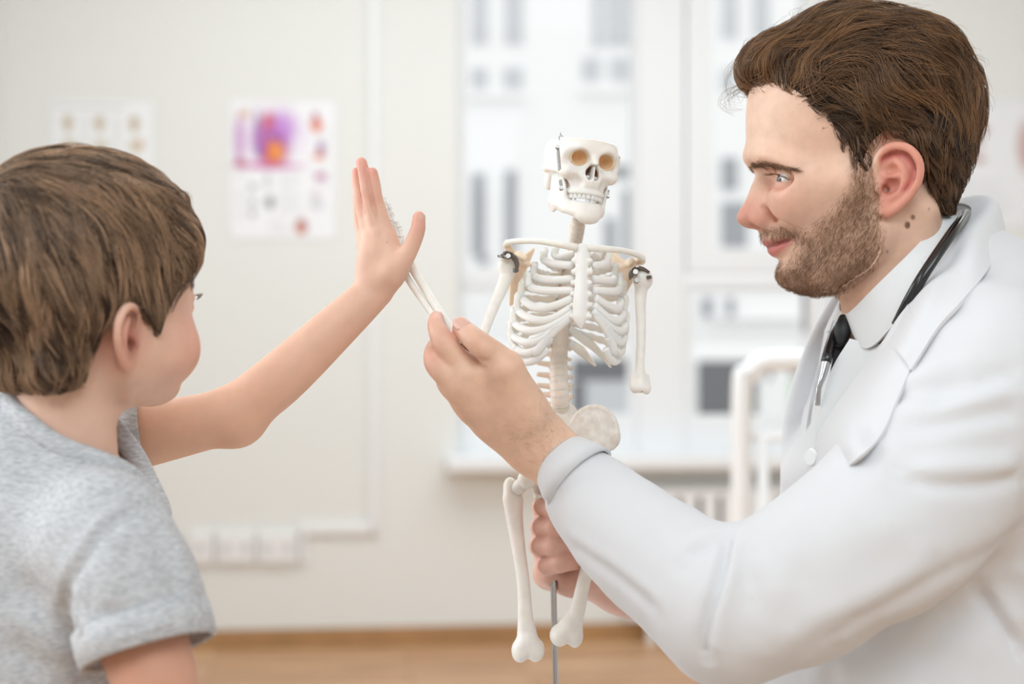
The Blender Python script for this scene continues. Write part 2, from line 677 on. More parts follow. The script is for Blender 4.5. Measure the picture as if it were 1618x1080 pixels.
def pane_mat():
    m = bpy.data.materials.new('window_glass')
    m.use_nodes = True
    nt = m.node_tree
    nt.nodes.clear()
    out = nt.nodes.new('ShaderNodeOutputMaterial')
    tr = nt.nodes.new('ShaderNodeBsdfTransparent')
    tr.inputs['Color'].default_value = (0.96, 0.97, 0.97, 1)
    gl = nt.nodes.new('ShaderNodeBsdfGlossy')
    gl.inputs['Roughness'].default_value = 0.02
    mx = nt.nodes.new('ShaderNodeMixShader')
    mx.inputs['Fac'].default_value = 0.004
    nt.links.new(tr.outputs[0], mx.inputs[1])
    nt.links.new(gl.outputs[0], mx.inputs[2])
    nt.links.new(mx.outputs[0], out.inputs['Surface'])
    return m


M_FLOOR = wood_floor()
M_PANE = pane_mat()

YAW = math.radians(6.0)
D0 = 6.063
WM = Matrix.Translation((0, D0, 0)) @ Matrix.Rotation(YAW, 4, 'Z')


def W(px, py=540.0):
    """pixel on the back wall -> (distance along the wall, height)"""
    k = (px - 809.0) / FPX
    d = D0 / (1 - math.tan(YAW) * k)
    return k * d / math.cos(YAW), EYE - (py - 540.0) / FPX * d


def wall_box(bm, x0, x1, z0, z1, y0, y1, bevel=0.0):
    bm_box(bm, (x0, y0, z0), (x1, y1, z1), bevel)


def wall_obj(name, bm, m, parent=None, **kw):
    o = from_bm(name, bm, m, None, **kw)
    o.matrix_world = WM
    if parent is not None:
        bpy.context.view_layer.update()
        o.parent = parent
        o.matrix_parent_inverse = parent.matrix_world.inverted()
    return o


def wall_empty(name, x, z, y=0.0):
    o = empty(name, (0, 0, 0))
    o.matrix_world = WM @ Matrix.Translation((x, y, z))
    bpy.context.view_layer.update()
    return o


XL = W(6)[0]                       # the corner with the left wall
XR = 2.9
wx0, wx1 = W(722)[0], W(1322)[0]
wz0, wz1 = W(1000, 718)[1], 2.98
H = 3.3
bm = bmesh.new()
wall_box(bm, XL - 0.2, wx0, 0, H, 0, 0.25)
wall_box(bm, wx1, XR + 0.4, 0, H, 0, 0.25)
wall_box(bm, wx0, wx1, 0, wz0, 0, 0.25)
wall_box(bm, wx0, wx1, wz1, H, 0, 0.25)
tag(wall_obj('wall_back', bm, M_WALL), 'plain white back wall with the wide window', kind='structure')

cx, cy = XL * math.cos(YAW), D0 + XL * math.sin(YAW)
bm = bmesh.new()
lw0, lw1, lz0, lz1 = 0.2, 2.9, 0.85, 2.6         # a tall window in the left wall lets the daylight in
bm_box(bm, (cx - 0.2, -2.0, 0), (cx, lw0, H))
bm_box(bm, (cx - 0.2, lw1, 0), (cx, cy + 0.1, H))
bm_box(bm, (cx - 0.2, lw0, 0), (cx, lw1, lz0))
bm_box(bm, (cx - 0.2, lw0, lz1), (cx, lw1, H))
tag(from_bm('wall_left', bm, M_WALL), kind='structure')
bm = bmesh.new()
bm_box(bm, (2.7, -2.0, 0), (2.9, 6.5, H))
tag(from_bm('wall_right', bm, M_WALL), kind='structure')
bm = bmesh.new()
bm_box(bm, (cx - 0.2, -2.2, 0), (2.9, -2.0, H))
tag(from_bm('wall_front', bm, M_WALL), kind='structure')
bm = bmesh.new()
bm_box(bm, (cx - 0.2, -2.2, H), (2.9, 6.7, H + 0.1))
tag(from_bm('ceiling', bm, M_CEIL), kind='structure')
bm = bmesh.new()
bm_box(bm, (-3.2, -4.0, -0.1), (4.2, 1.2, 0.0), M=None)
fl = from_bm('floor', bm, M_FLOOR)
fl.matrix_world = WM
fl.location = (0, D0, 0)
me = fl.data
for v in me.vertices:
    if v.co.y < 0:
        v.co.y = -8.6
    else:
        v.co.y = 0.1
tag(fl, 'light oak plank floor along the back wall', kind='structure')

bm = bmesh.new()
wall_box(bm, XL, XR, 0.0, 0.075, -0.018, 0.0, 0.003)
tag(wall_obj('baseboard_back', bm, M_OAK), 'brown wooden skirting board at the foot of the back wall', kind='structure')

# ---- windows: frames stand back in the wall opening
fy0, fy1 = 0.07, 0.15


def sash(parent, glass, outer, y0, y1, name):
    """a rectangular frame between outer and glass rectangles (x0, x1, z0, z1) with its pane"""
    (a0, a1, b0, b1), (o0, o1, p0, p1) = glass, outer
    bm = bmesh.new()
    wall_box(bm, o0, a0, p0, p1, y0, y1, 0.006)
    wall_box(bm, a1, o1, p0, p1, y0, y1, 0.006)
    wall_box(bm, a0 - 0.004, a1 + 0.004, p0, b0, y0, y1, 0.006)
    wall_box(bm, a0 - 0.004, a1 + 0.004, b1, p1, y0, y1, 0.006)
    f = wall_obj(name, bm, M_FRAME, parent)
    bm = bmesh.new()
    wall_box(bm, a0 - 0.005, a1 + 0.005, b0 - 0.005, b1 + 0.005, (y0 + y1) / 2 - 0.003, (y0 + y1) / 2 + 0.003)
    wall_obj('pane', bm, M_PANE, f)
    return f


zt = wz1 - 0.06
xm0, xm1 = W(1012)[0], W(1088)[0]
zA0, zA1 = W(1000, 440)[1], W(1000, 452)[1]     # transom
w1 = tag(wall_empty('window_1', (wx0 + xm0) / 2, wz0), 'left window section behind the skeleton', kind='structure')
w2 = tag(wall_empty('window_2', (xm1 + wx1) / 2, wz0), 'right window section beside the doctor', kind='structure')
sash(w1, (W(737)[0], W(1005)[0], W(800, 424)[1], zt - 0.05), (wx0 + 0.002, xm0, zA0, zt), fy0, fy1, 'upper_sash')
sash(w1, (W(737)[0], W(1001)[0], W(800, 657)[1], W(800, 458)[1]), (wx0 + 0.002, xm0, wz0, zA1), fy0, fy1, 'lower_sash')
sash(w2, (W(1128)[0], W(1278)[0], W(1150, 393)[1], zt - 0.05), (xm1 + 0.004, W(1318)[0], W(1150, 430)[1], zt), fy0 - 0.03, fy1, 'upper_sash')
sash(w2, (W(1100)[0], W(1282)[0], W(1150, 657)[1], W(1150, 458)[1]), (xm1, wx1 - 0.002, wz0, zA1), fy0, fy1, 'lower_sash')
bm = bmesh.new()
wall_box(bm, xm0, xm1, wz0, zt, fy0 - 0.01, fy1, 0.006)
wall_box(bm, wx0, wx1, zA1, zA0, fy0 - 0.004, fy1, 0.004)
wall_box(bm, wx0, wx1, zt, wz1, fy0, fy1)
wall_obj('mullion', bm, M_FRAME, w1)
bm = bmesh.new()
wall_box(bm, W(1276)[0], W(1281)[0], W(1150, 525)[1], W(1150, 460)[1], fy0 - 0.012, fy0, 0.001)
wall_obj('hinge', bm, M_SLOT, w2)
sl0, sl1 = W(703)[0], W(1345)[0]
bm = bmesh.new()
wall_box(bm, sl0, sl1, W(1000, 739)[1], W(1000, 716)[1], -0.16, 0.08, 0.012)
tag(wall_obj('trim_1', bm, M_FRAME), 'white window sill board', kind='structure')

# ---- the building across the street
M_FACADE = mat('facade_render', srgb(252, 252, 252), rough=0.95, spec=0.0)
M_FWIN = mat('facade_glass', srgb(208, 210, 214), rough=0.5)
M_FWIN2 = mat('facade_glass_dark', srgb(166, 169, 174), rough=0.5)
M_DARK = mat('dark_opening', srgb(120, 120, 123), rough=0.7)
M_GREEN = mat('pale_green_sign', srgb(205, 228, 205), rough=0.6)
FD = 17.0


def FP(px, py, d=FD):
    p = P(px, py, d)
    return p[0], p[2]


bld = tag(empty('building', (1.5, FD, -3)), 'pale building across the street, seen through the window', 'building')
bm = bmesh.new()
bm_box(bm, (-9, FD, -4), (13, FD + 3, 14))
from_bm('facade', bm, M_FACADE, bld)


def fwin(x0, y0, x1, y1, m, name='window'):
    a, b = FP(x0, y1), FP(x1, y0)
    bm = bmesh.new()
    bm_box(bm, (a[0], FD - 0.03, a[1]), (b[0], FD + 0.02, b[1]))
    return from_bm(name, bm, m, bld)


for r in [(745, -60, 770, 70), (798, -60, 826, 70), (745, 108, 770, 140), (796, 108, 826, 140), (936, -60, 950, 75), (958, -60, 1000, 72),
          (920, 92, 948, 128), (965, 92, 1004, 128), (1140, -50, 1165, 60), (1140, 110, 1160, 145), (1190, -50, 1215, 60)]:
    fwin(*r, M_FWIN)
for r in [(746, 275, 766, 404), (798, 270, 816, 404), (955, 345, 972, 404), (984, 300, 1006, 420), (1140, 250, 1165, 300),
          (1140, 320, 1180, 390), (756, 404, 772, 418), (960, 262, 1004, 282), (1110, 470, 1125, 500), (1148, 470, 1160, 505)]:
    fwin(*r, M_FWIN2)
for (x0, y0, x1, y1) in [(730, 148, 832, 158), (915, 136, 1010, 150), (1120, 500, 1290, 506)]:
    a, b = FP(x0, y1), FP(x1, y0)
    bm = bmesh.new()
    bm_box(bm, (a[0], FD - 0.12, a[1]), (b[0], FD + 0.02, b[1]), 0.02)
    from_bm('ledge', bm, M_FACADE, bld)
van = tag(empty('parked_van', (FP(960, 600, 14)[0], 14, -1.5)), 'white parked van with dark windows outside the lower panes', 'van')
a, b = FP(690, 900, 14), FP(1330, 545, 14)
bm = bmesh.new()
bm_box(bm, (a[0], 14, a[1]), (b[0], 15.6, b[1]), 0.12)
from_bm('van_body', bm, M_FACADE, van, smooth=True, angle=40)


def vwin(x0, y0, x1, y1, m, name='van_window'):
    a, b = FP(x0, y1, 14), FP(x1, y0, 14)
    bm = bmesh.new()
    bm_box(bm, (a[0], 13.97, a[1]), (b[0], 14.02, b[1]), 0.01)
    from_bm(name, bm, m, van)


vwin(903, 566, 1000, 600, M_DARK)
vwin(925, 603, 998, 655, M_FWIN)
vwin(903, 603, 923, 655, M_DARK)
vwin(1103, 570, 1196, 680, M_DARK)
vwin(1214, 578, 1219, 600, M_DARK, 'door_handle')
vwin(1248, 586, 1275, 592, M_DARK, 'door_handle')
vwin(1248, 600, 1264, 655, M_GREEN, 'sticker')
bm = bmesh.new()
bm_box(bm, (-20, 6.7, -1.72), (24, 40, -1.7))
tag(from_bm('ground_outside', bm, mat('asphalt', srgb(200, 200, 200), rough=0.9)), kind='structure')


# ---- printed posters: the artwork is the sheet's own colour
def poster(name, px0, py0, px1, py1, paint, label, group=None):
    nx, nz = 90, int(90 * (py1 - py0) / (px1 - px0))
    U, V = np.meshgrid(np.linspace(px0, px1, nx), np.linspace(py0, py1, nz), indexing='ij')
    (xa, za), (xb, zb) = W(px0, py0), W(px1, py1)
    v = np.stack([xa + (xb - xa) * (U - px0) / (px1 - px0), np.full_like(U, -0.004), za + (zb - za) * (V - py0) / (py1 - py0)], -1)
    front = v.reshape(-1, 3)
    back = front + np.array([0, 0.003, 0])
    i, j = np.meshgrid(np.arange(nx - 1), np.arange(nz - 1), indexing='ij')
    q = np.stack([i * nz + j, i * nz + j + 1, (i + 1) * nz + j + 1, (i + 1) * nz + j], -1).reshape(-1, 4)
    N = nx * nz
    q = np.vstack([q[:, ::-1], q + N])
    colr = paint(U, V).reshape(-1, 3)
    colr = np.vstack([colr, np.full_like(colr, 0.8)])
    o = mesh_obj(name, np.vstack([front, back]), q, M_PAPER, None, False, np.hstack([colr, np.ones((2 * N, 1))]))
    o.matrix_world = WM
    return tag(o, label, 'poster', group)


def blob(c, U, V, x, y, rx, ry, rgb, a=1.0, soft=0.35):
    d = np.sqrt(((U - x) / rx) ** 2 + ((V - y) / ry) ** 2)
    m = np.clip((1 + soft - d) / (2 * soft), 0, 1)[..., None] * a
    return c * (1 - m) + np.array(srgb(*rgb)[:3]) * m


def textlines(c, U, V, x0, x1, y0, y1, step, a=0.25, seed=0):
    r = np.random.default_rng(seed)
    y = y0
    while y < y1:
        e = x0 + (x1 - x0) * r.uniform(0.7, 1.0)
        m = ((U > x0) & (U < e) & (np.abs(V - y) < step * 0.28))[..., None] * a
        c = c * (1 - m) + 0.15 * m
        y += step
    return c


def paint_heart(U, V):
    c = np.ones(U.shape + (3,)) * np.array(srgb(243, 243, 245)[:3])
    c = blob(c, U, V, 432, 210, 42, 36, (226, 196, 232), 0.75, 0.6)
    c = blob(c, U, V, 378, 222, 7, 40, (196, 140, 196), 0.9)
    c = blob(c, U, V, 386, 180, 10, 7, (214, 170, 130), 0.7)
    c = blob(c, U, V, 424, 262, 54, 5, (206, 96, 170), 0.9)
    c = blob(c, U, V, 380, 258, 9, 7, (180, 60, 110), 0.9)
    c = blob(c, U, V, 407, 205, 5, 30, (110, 90, 140), 0.7)
    c = blob(c, U, V, 428, 224, 29, 36, (176, 90, 178), 0.85)
    c = blob(c, U, V, 445, 200, 22, 24, (196, 130, 214), 0.7)
    c = blob(c, U, V, 424, 192, 9, 16, (206, 90, 110), 0.9)
    c = blob(c, U, V, 431, 240, 21, 20, (214, 100, 72), 0.95)
    c = blob(c, U, V, 436, 238, 9, 14, (244, 160, 70), 0.95)
    c = blob(c, U, V, 412, 236, 7, 11, (150, 110, 190), 0.9)
    c = blob(c, U, V, 430, 214, 5, 5, (90, 60, 140), 0.9)
    c = blob(c, U, V, 444, 220, 4, 9, (140, 60, 130), 0.8)
    c = blob(c, U, V, 500, 196, 9, 11, (226, 110, 60), 0.95)
    c = blob(c, U, V, 498, 182, 5, 8, (170, 60, 110), 0.8)
    c = blob(c, U, V, 507, 234, 6, 13, (150, 80, 150), 0.85)
    c = blob(c, U, V, 503, 246, 9, 5, (230, 120, 60), 0.9)
    c = blob(c, U, V, 506, 278, 10, 7, (190, 110, 160), 0.85)
    c = blob(c, U, V, 497, 306, 7, 9, (226, 210, 216), 0.9)
    c = blob(c, U, V, 500, 322, 11, 10, (205, 205, 212), 0.8)
    c = blob(c, U, V, 426, 320, 7, 10, (120, 120, 126), 0.9)
    c = blob(c, U, V, 422, 286, 3, 14, (170, 170, 178), 0.8)
    for y in (296, 320, 338):
        c = blob(c, U, V, 399, y, 5, 6, (150, 150, 158), 0.8)
    c = blob(c, U, V, 476, 358, 9, 12, (170, 80, 70), 0.95)
    c = blob(c, U, V, 473, 364, 5, 5, (230, 120, 60), 0.9)
    c = textlines(c, U, V, 436, 470, 166, 168, 4, 0.3, 1)
    for k, (x0, x1, y0, y1) in enumerate([(372, 396, 274, 284), (440, 478, 274, 340), (372, 392, 300, 350), (425, 462, 345, 370), (510, 520, 200, 300)]):
        c = textlines(c, U, V, x0, x1, y0, y1, 4.5, 0.16, 3 + k)
    return c


def paint_bones(U, V):
    c = np.ones(U.shape + (3,)) * np.array(srgb(240, 241, 242)[:3])
    c = textlines(c, U, V, 86, 228, 168, 170, 6, 0.35, 2)
    for x in (107, 157, 212):
        c = blob(c, U, V, x, 192, 8, 10, (186, 160, 120), 0.8)
        c = blob(c, U, V, x, 203, 4, 7, (176, 150, 110), 0.7)
        c = blob(c, U, V, x + 2, 230, 11, 10, (190, 174, 130), 0.65)
        c = blob(c, U, V, x, 262, 11, 12, (190, 170, 130), 0.65)
    c = blob(c, U, V, 222, 226, 5, 8, (206, 150, 90), 0.7)
    for k, x in enumerate((128, 178)):
        c = textlines(c, U, V, x, x + 14, 184, 300, 5, 0.2, 7 + k)
    c = textlines(c, U, V, 90, 120, 218, 222, 4, 0.25, 12)
    return c


def paint_muscle(U, V):
    c = np.ones(U.shape + (3,)) * np.array(srgb(238, 238, 240)[:3])
    c = textlines(c, U, V, 1498, 1650, 160, 162, 5, 0.22, 21)
    c = blob(c, U, V, 1552, 205, 10, 9, (190, 140, 140), 0.7)
    c = blob(c, U, V, 1544, 252, 13, 6, (180, 120, 120), 0.7)
    c = blob(c, U, V, 1546, 225, 9, 16, (206, 190, 190), 0.7)
    c = blob(c, U, V, 1620, 230, 14, 40, (190, 140, 130), 0.7)
    c = textlines(c, U, V, 1505, 1600, 285, 335, 7, 0.12, 22)
    return c


poster('anatomy_poster', 364, 158, 530, 378, paint_heart, 'white heart anatomy poster with purple and orange artwork on the back wall')
poster('anatomy_poster', 80, 158, 242, 385, paint_bones, 'pale poster of small tan joint drawings above the boy\'s head')
poster('anatomy_poster', 1492, 154, 1665, 360, paint_muscle, 'pale poster with faint reddish drawings behind the doctor\'s head')

# ---- cable channel and sockets
def trunk(bm, x0, z0, x1, z1, w=0.018, t=0.022):
    wall_box(bm, min(x0, x1) - w, max(x0, x1) + w, min(z0, z1) - w, max(z0, z1) + w, -t, 0.0, 0.004)


t0, t1 = W(591, 835), W(480, 838)
bm = bmesh.new()
trunk(bm, t0[0], t0[1], t0[0], H - 0.02)
trunk(bm, t1[0], t0[1], t0[0] - 0.018, t0[1])
trunk(bm, t1[0], W(480, 885)[1], t1[0], t0[1] - 0.018, w=0.012)
tag(wall_obj('cable_channel', bm, M_PLASTIC), 'white cable channel running down the back wall to the sockets', 'cable channel')
for k, (x0, x1, lab) in enumerate([(299, 338, 'white wall socket nearest the boy\'s shoulder'), (343, 404, 'middle white wall socket of the row by the skirting'),
                                  (408, 470, 'white wall socket at the end beside the cable channel')]):
    a, b = W(x0, 889), W(x1, 840)
    sk = tag(wall_empty('wall_socket', (a[0] + b[0]) / 2, (a[1] + b[1]) / 2), lab, 'wall socket', 'sockets above the skirting board')
    bm = bmesh.new()
    wall_box(bm, a[0], b[0], a[1], b[1], -0.028, 0, 0.006)
    wall_obj('cover_plate', bm, M_PLASTIC, sk)
    n = 2 if k else 1
    for i in range(n):
        c = a[0] + (b[0] - a[0]) * (i + 0.5) / n
        bm = bmesh.new()
        r = bmesh.ops.create_cone(bm, cap_ends=True, segments=20, radius1=0.019, radius2=0.019, depth=0.006,
                                  matrix=Matrix.Translation((c, -0.027, (a[1] + b[1]) / 2)) @ Matrix.Rotation(math.pi / 2, 4, 'X'))
        ins = wall_obj('socket_insert', bm, mat('socket_recess', srgb(214, 214, 216), rough=0.5), sk)

# ---- radiator under the sill
rx0, rx1 = W(985)[0], W(1300)[0]
rad = tag(wall_empty('radiator', (rx0 + rx1) / 2, 0.12, -0.08), 'white panel radiator under the window sill', 'radiator')
bm = bmesh.new()
rz1, rz0 = W(1100, 768)[1], W(1100, 972)[1]
gz = W(1100, 832)[1]
wall_box(bm, rx0, rx1, rz0, gz, -0.10, -0.03, 0.006)
nf = 26
for i in range(nf):
    x = rx0 + (rx1 - rx0) * (i + 0.5) / nf
    wall_box(bm, x - 0.008, x + 0.008, rz0 + 0.03, gz - 0.02, -0.106, -0.098, 0.003)
wall_obj('radiator_panel', bm, M_ENAMEL, rad)
bm = bmesh.new()
wall_box(bm, rx0, rx1, gz, gz + 0.012, -0.11, -0.02, 0.002)
wall_box(bm, rx0, rx1, rz1 - 0.03, rz1, -0.11, -0.02, 0.003)
ng = 10
for i in range(ng + 1):
    x = rx0 + (rx1 - rx0) * i / ng
    wall_box(bm, x - 0.03, x + 0.03, gz, rz1, -0.108, -0.09, 0.002)
wall_obj('radiator_grille', bm, M_ENAMEL, rad)
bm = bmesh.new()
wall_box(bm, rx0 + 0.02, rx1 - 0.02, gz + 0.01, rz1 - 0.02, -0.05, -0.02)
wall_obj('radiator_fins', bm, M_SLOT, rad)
for x in (rx0 + 0.1, rx1 - 0.1):
    bm = bmesh.new()
    wall_box(bm, x - 0.015, x + 0.015, 0, rz0 + 0.02, -0.08, -0.05, 0.003)
    wall_obj('radiator_foot', bm, M_ENAMEL, rad)

# ---- white tubular rail on the far side of the doctor
RD = 3.5
rail = tag(empty('tubular_rail', (P(1230, 900, RD)[0], RD, 0)), 'white bent tube rail of a trolley standing before the window', 'trolley')
z = 0.02
a = P(1172, 1000, RD)
b0 = P(1172, 625, RD)
top = P(1205, 572, RD)
end = P(1330, 572, RD)
tube_obj('side_tube', [(a[0], RD, 0.03), (a[0], RD, 0.6), (a[0], RD, b0[2]), (a[0] + 0.015, RD, top[2] - 0.03), (a[0] + 0.05, RD, top[2]),
                       (a[0] + 0.12, RD, top[2] + 0.004), (end[0], RD, top[2] + 0.004)], 0.024, M_ENAMEL, rail, n=60, seg=14)
m0, m1 = P(1176, 690, RD), P(1340, 690, RD)
tube_obj('crossbar', [m0, m1], 0.010, M_ENAMEL, rail, seg=12)
v0 = P(1206, 692, RD)
tube_obj('upright', [v0, (v0[0], RD, 0.2)], 0.014, M_ENAMEL, rail, seg=12)
bm = bmesh.new()
bm_box(bm, (a[0] - 0.02, RD - 0.02, 0.15), (a[0] + 0.55, RD + 0.4, 0.19), 0.008)
from_bm('lower_shelf', bm, M_ENAMEL, rail)
for (dx, dy) in ((0.0, 0.0), (0.52, 0.0), (0.0, 0.38), (0.52, 0.38)):
    bm = bmesh.new()
    bmesh.ops.create_cone(bm, cap_ends=True, segments=18, radius1=0.03, radius2=0.03, depth=0.02,
                          matrix=Matrix.Translation((a[0] + dx, RD + dy, 0.03)) @ Matrix.Rotation(math.pi / 2, 4, 'X'))
    bm_box(bm, (a[0] + dx - 0.008, RD + dy - 0.014, 0.03), (a[0] + dx + 0.008, RD + dy + 0.014, 0.152))
    from_bm('caster', bm, M_SLOT, rail)


# ---- unseen white table under the model, added to soften warm floor bounce
TBZ = 0.715
table = tag(empty('bounce_table', (-0.02, 1.42, 0)), 'unseen white side table under the skeleton model, added to bounce white light up', 'table')
bm = bmesh.new()
bm_box(bm, (-0.225, 1.0, TBZ - 0.03), (0.165, 1.86, TBZ), 0.008)
from_bm('table_top', bm, M_ENAMEL, table)
for tx in (-0.20, 0.14):
    for ty in (1.03, 1.83):
        bm = bmesh.new()
        bm_box(bm, (tx - 0.015, ty - 0.015, 0), (tx + 0.015, ty + 0.015, TBZ - 0.028), 0.003)
        from_bm('leg', bm, M_ENAMEL, table)


# ------------------------------------------------------------------ the doctor's head
HD = 1.35                                           # depth of the head's middle plane
HC = P(1375, 250, HD)
mm = 0.001
HSC = 0.5624 * (HD / 1.35)
hyaw = math.radians(-4.0)
Hf = np.array([-math.cos(hyaw), -math.sin(hyaw), 0])
Hl = np.array([math.sin(hyaw), -math.cos(hyaw), 0])
Hu = np.array([0, 0, 1.0])


def head_world(p):
    p = np.asarray(p, float)
    return HC + p[..., 0:1] * Hf + p[..., 1:2] * Hl + p[..., 2:3] * Hu


def head_px(px, py, v):
    """head coordinates (u, v, w) of a point seen at a pixel on the plane v metres to his left"""
    k = (px - 809.0) / FPX
    # solve depth:  X = k d ; point = HC + u Hf + v Hl
    A = np.array([[Hf[0], -k], [Hf[1], -1.0]])
    b = np.array([-HC[0] - v * Hl[0], -HC[1] - v * Hl[1]])
    u, d = np.linalg.solve(A, b)
    return np.array([u, v, EYE - (py - 540.0) / FPX * d - HC[2]])


def table(rows, lo, hi, sig):
    r = np.array(rows, float)
    r = r[np.argsort(r[:, 0])]
    z = np.arange(lo, hi, 0.5)
    ker = np.exp(-0.5 * (np.arange(-24, 25) * 0.5 / sig) ** 2)
    ker /= ker.sum()
    out = []
    for c in range(1, r.shape[1]):
        y = np.interp(z, r[:, 0], r[:, c])
        y = np.convolve(np.pad(y, 24, mode='edge'), ker, mode='valid')
        out.append(y)
    return z, out


class Head(Field):
    """v is folded so that both halves of the face are built at once"""

    def put(self, lo, hi, fn, k=0.0, sub=False, mg=0.014):
        lo, hi = np.array(lo, float), np.array(hi, float)
        hi[1] = max(hi[1], -lo[1])
        lo[1] = -hi[1]
        Field.put(self, lo, hi, lambda X, Y, Z: fn(X, np.abs(Y), Z), k, sub, mg)

    def loft(self, rows, z0, z1, sig=3.0, k=0.012, kcap=0.006):
        z, (Ft, mt, Bt, Wt, nt) = table(rows, z0 - 30, z1 + 30, sig)

        def fn(X, Y, Z):
            w = Z / mm
            F, m, B, Wd, n = [np.interp(w, z, t) for t in (Ft, mt, Bt, Wt, nt)]
            u, v = X / mm, Y / mm
            a = np.where(u > m, F - m, m - B)
            s = np.abs(u - m) / a
            t = np.abs(v) / Wd
            nn = np.where(u > m, n, 2.2)
            rr = (s ** nn + t ** nn + 1e-9) ** (1 / nn)
            d = (rr - 1) * np.minimum(a, Wd) * mm
            for c in (z0 * mm - Z, Z - z1 * mm):
                h = np.maximum(kcap - np.abs(d - c), 0) / kcap
                d = np.maximum(d, c) + h * h * kcap * 0.25
            return d
        self.put(np.array([-0.11, -0.09, z0 * mm]), np.array([0.125, 0.09, z1 * mm]), fn, k)


def V3(*a):
    return np.array(a, float) * mm


head = Head(V3(-140, -98, -200), V3(124, 98, 124), 0.0013)
head.ell(V3(8, 0, 45), V3(98, 77, 72))
head.loft([
    (72, 98, 2, -86, 73, 2.2), (56, 105, 2, -90, 75, 2.2), (28, 109, 4, -90, 72, 2.2), (10, 109.5, 5, -84, 69, 2.25), (-2, 106, 5, -76, 67, 2.3),
    (-14, 96, 5, -66, 66, 2.3), (-24, 97, 4, -56, 66, 2.2), (-35, 96, 2, -45, 65, 2.05), (-50, 95, 2, -36, 62, 1.95), (-63, 93, 2, -26, 58, 1.85),
    (-74, 87.5, 2, -16, 55.5, 1.85), (-84, 85, 2, -8, 53, 1.85), (-93, 81.5, 5, -2, 50, 1.85), (-102, 78, 12, 8, 44, 1.85), (-110, 69.5, 24, 18, 36, 1.9),
    (-117, 60, 33, 28, 26, 2.0)], -119, 74, sig=2.6, k=0.010, kcap=0.008)
# neck
head.cone(V3(-8, 0, -40), V3(-58, 0, -200), 0.053, 0.061, k=0.016)
head.cone(V3(-34, 50, -52), V3(-28, 18, -200), 0.015, 0.013, k=0.018)
head.ell(V3(6, 0, -138), V3(14, 13, 14), k=0.016)                                # throat
# jaw corner and chin
head.cone(V3(2, 53, -66), V3(46, 34, -108), 0.011, 0.011, k=0.018)
head.ell(V3(66, 0, -104), V3(15, 20, 13), k=0.012)
# brow, cheekbone, cheek
head.chain([V3(103, 6, 2), V3(98, 24, -1), V3(86, 42, -5), V3(72, 52, -13)], [0.006, 0.0068, 0.0062, 0.0045], k=0.012, n=12)
head.cone(V3(72, 44, -30), V3(34, 57, -27), 0.011, 0.008, k=0.024)
# eye socket
head.ell(V3(91, 30, -20), V3(9, 14, 8), k=0.014, sub=True)
head.ell(V3(103, 15, -18), V3(7.5, 6, 11), k=0.010, sub=True)
head.ell(V3(70, 34, -44), V3(17, 17, 15), k=0.020)                               # smiling cheek
# nose
head.chain([V3(91.5, 0, -6), V3(93.2, 0, -16), V3(99.5, 0, -32), V3(104.5, 0, -45)], [0.0075, 0.0068, 0.0076, 0.0085], k=0.009, n=14)
head.cone(V3(94, 7, -30), V3(96, 9, -46), 0.007, 0.008, k=0.010)
head.ell(V3(108, 0, -52), V3(9.8, 10, 8.4), k=0.006)
head.ell(V3(95, 12.5, -53.5), V3(11, 6.2, 8.2), k=0.005)
head.cone(V3(106, 0, -57), V3(94, 0, -60), 0.0042, 0.0045, k=0.004)
head.chain([V3(96, 19.5, -45), V3(87.5, 20.5, -49), V3(83.5, 20, -57), V3(86, 18, -62)], 0.0012, k=0.004, n=14, sub=True)   # crease around the wing
head.ell(V3(101, 7.5, -61.5), V3(6, 3.2, 4.2), k=0.003, sub=True)                # nostril
# mouth
head.ell(V3(80, 0, -71), V3(14.5, 24, 12), k=0.010)
head.chain([V3(87.3, 0, -74.5), V3(85, 8, -74.3), V3(79.5, 18, -74.2), V3(72, 27, -73.2)], [0.0050, 0.0050, 0.0042, 0.0024], k=0.0035, n=16)
head.chain([V3(85.6, 0, -84.5), V3(83.6, 8, -83.6), V3(79, 18, -80), V3(72, 27, -74.8)], [0.0060, 0.0058, 0.0048, 0.0024], k=0.0035, n=16)
head.chain([V3(93, 0, -79.3), V3(90.5, 10, -78.6), V3(84.5, 19, -76.8), V3(75, 28, -73.8), V3(70, 33, -71)], [0.0013, 0.0013, 0.0014, 0.0017, 0.0012], k=0.003, n=18, sub=True)
head.ell(V3(90, 0, -93), V3(8, 15, 6), k=0.010, sub=True)
head.chain([V3(88, 25, -52), V3(80, 33, -60), V3(71, 38, -70), V3(66, 39, -80)], 0.0018, k=0.010, n=14, sub=True)             # smile fold
head.ell(V3(80, 47, -23.5), V3(13, 7, 7), k=0.012, sub=True)
# lids around the eye: a ball with a narrow opening
EB = V3(73, 32.5, -21.8)
head.ell(EB, V3(13.6, 13.8, 13.2), k=0.0045)
eR = rot_to((math.cos(0.62), math.sin(0.62), 0))


def eye_ray(px, py, out):
    """where a sight line meets the eyeball (or passes nearest), moved out metres towards the viewer"""
    d = np.array([(px - 809.0) / FPX, 1.0, -(py - 540.0) / FPX])
    d /= np.linalg.norm(d)
    o = np.array([0, 0, EYE]) - HC
    o, d = np.array([o @ Hf, o @ Hl, o @ Hu]), np.array([d @ Hf, d @ Hl, d @ Hu])
    b = (EB - o) @ d
    h2 = 0.0122 ** 2 - np.sum((o + d * b - EB) ** 2)
    t = b - math.sqrt(max(h2, 0.0))
    return o + d * (t - out)


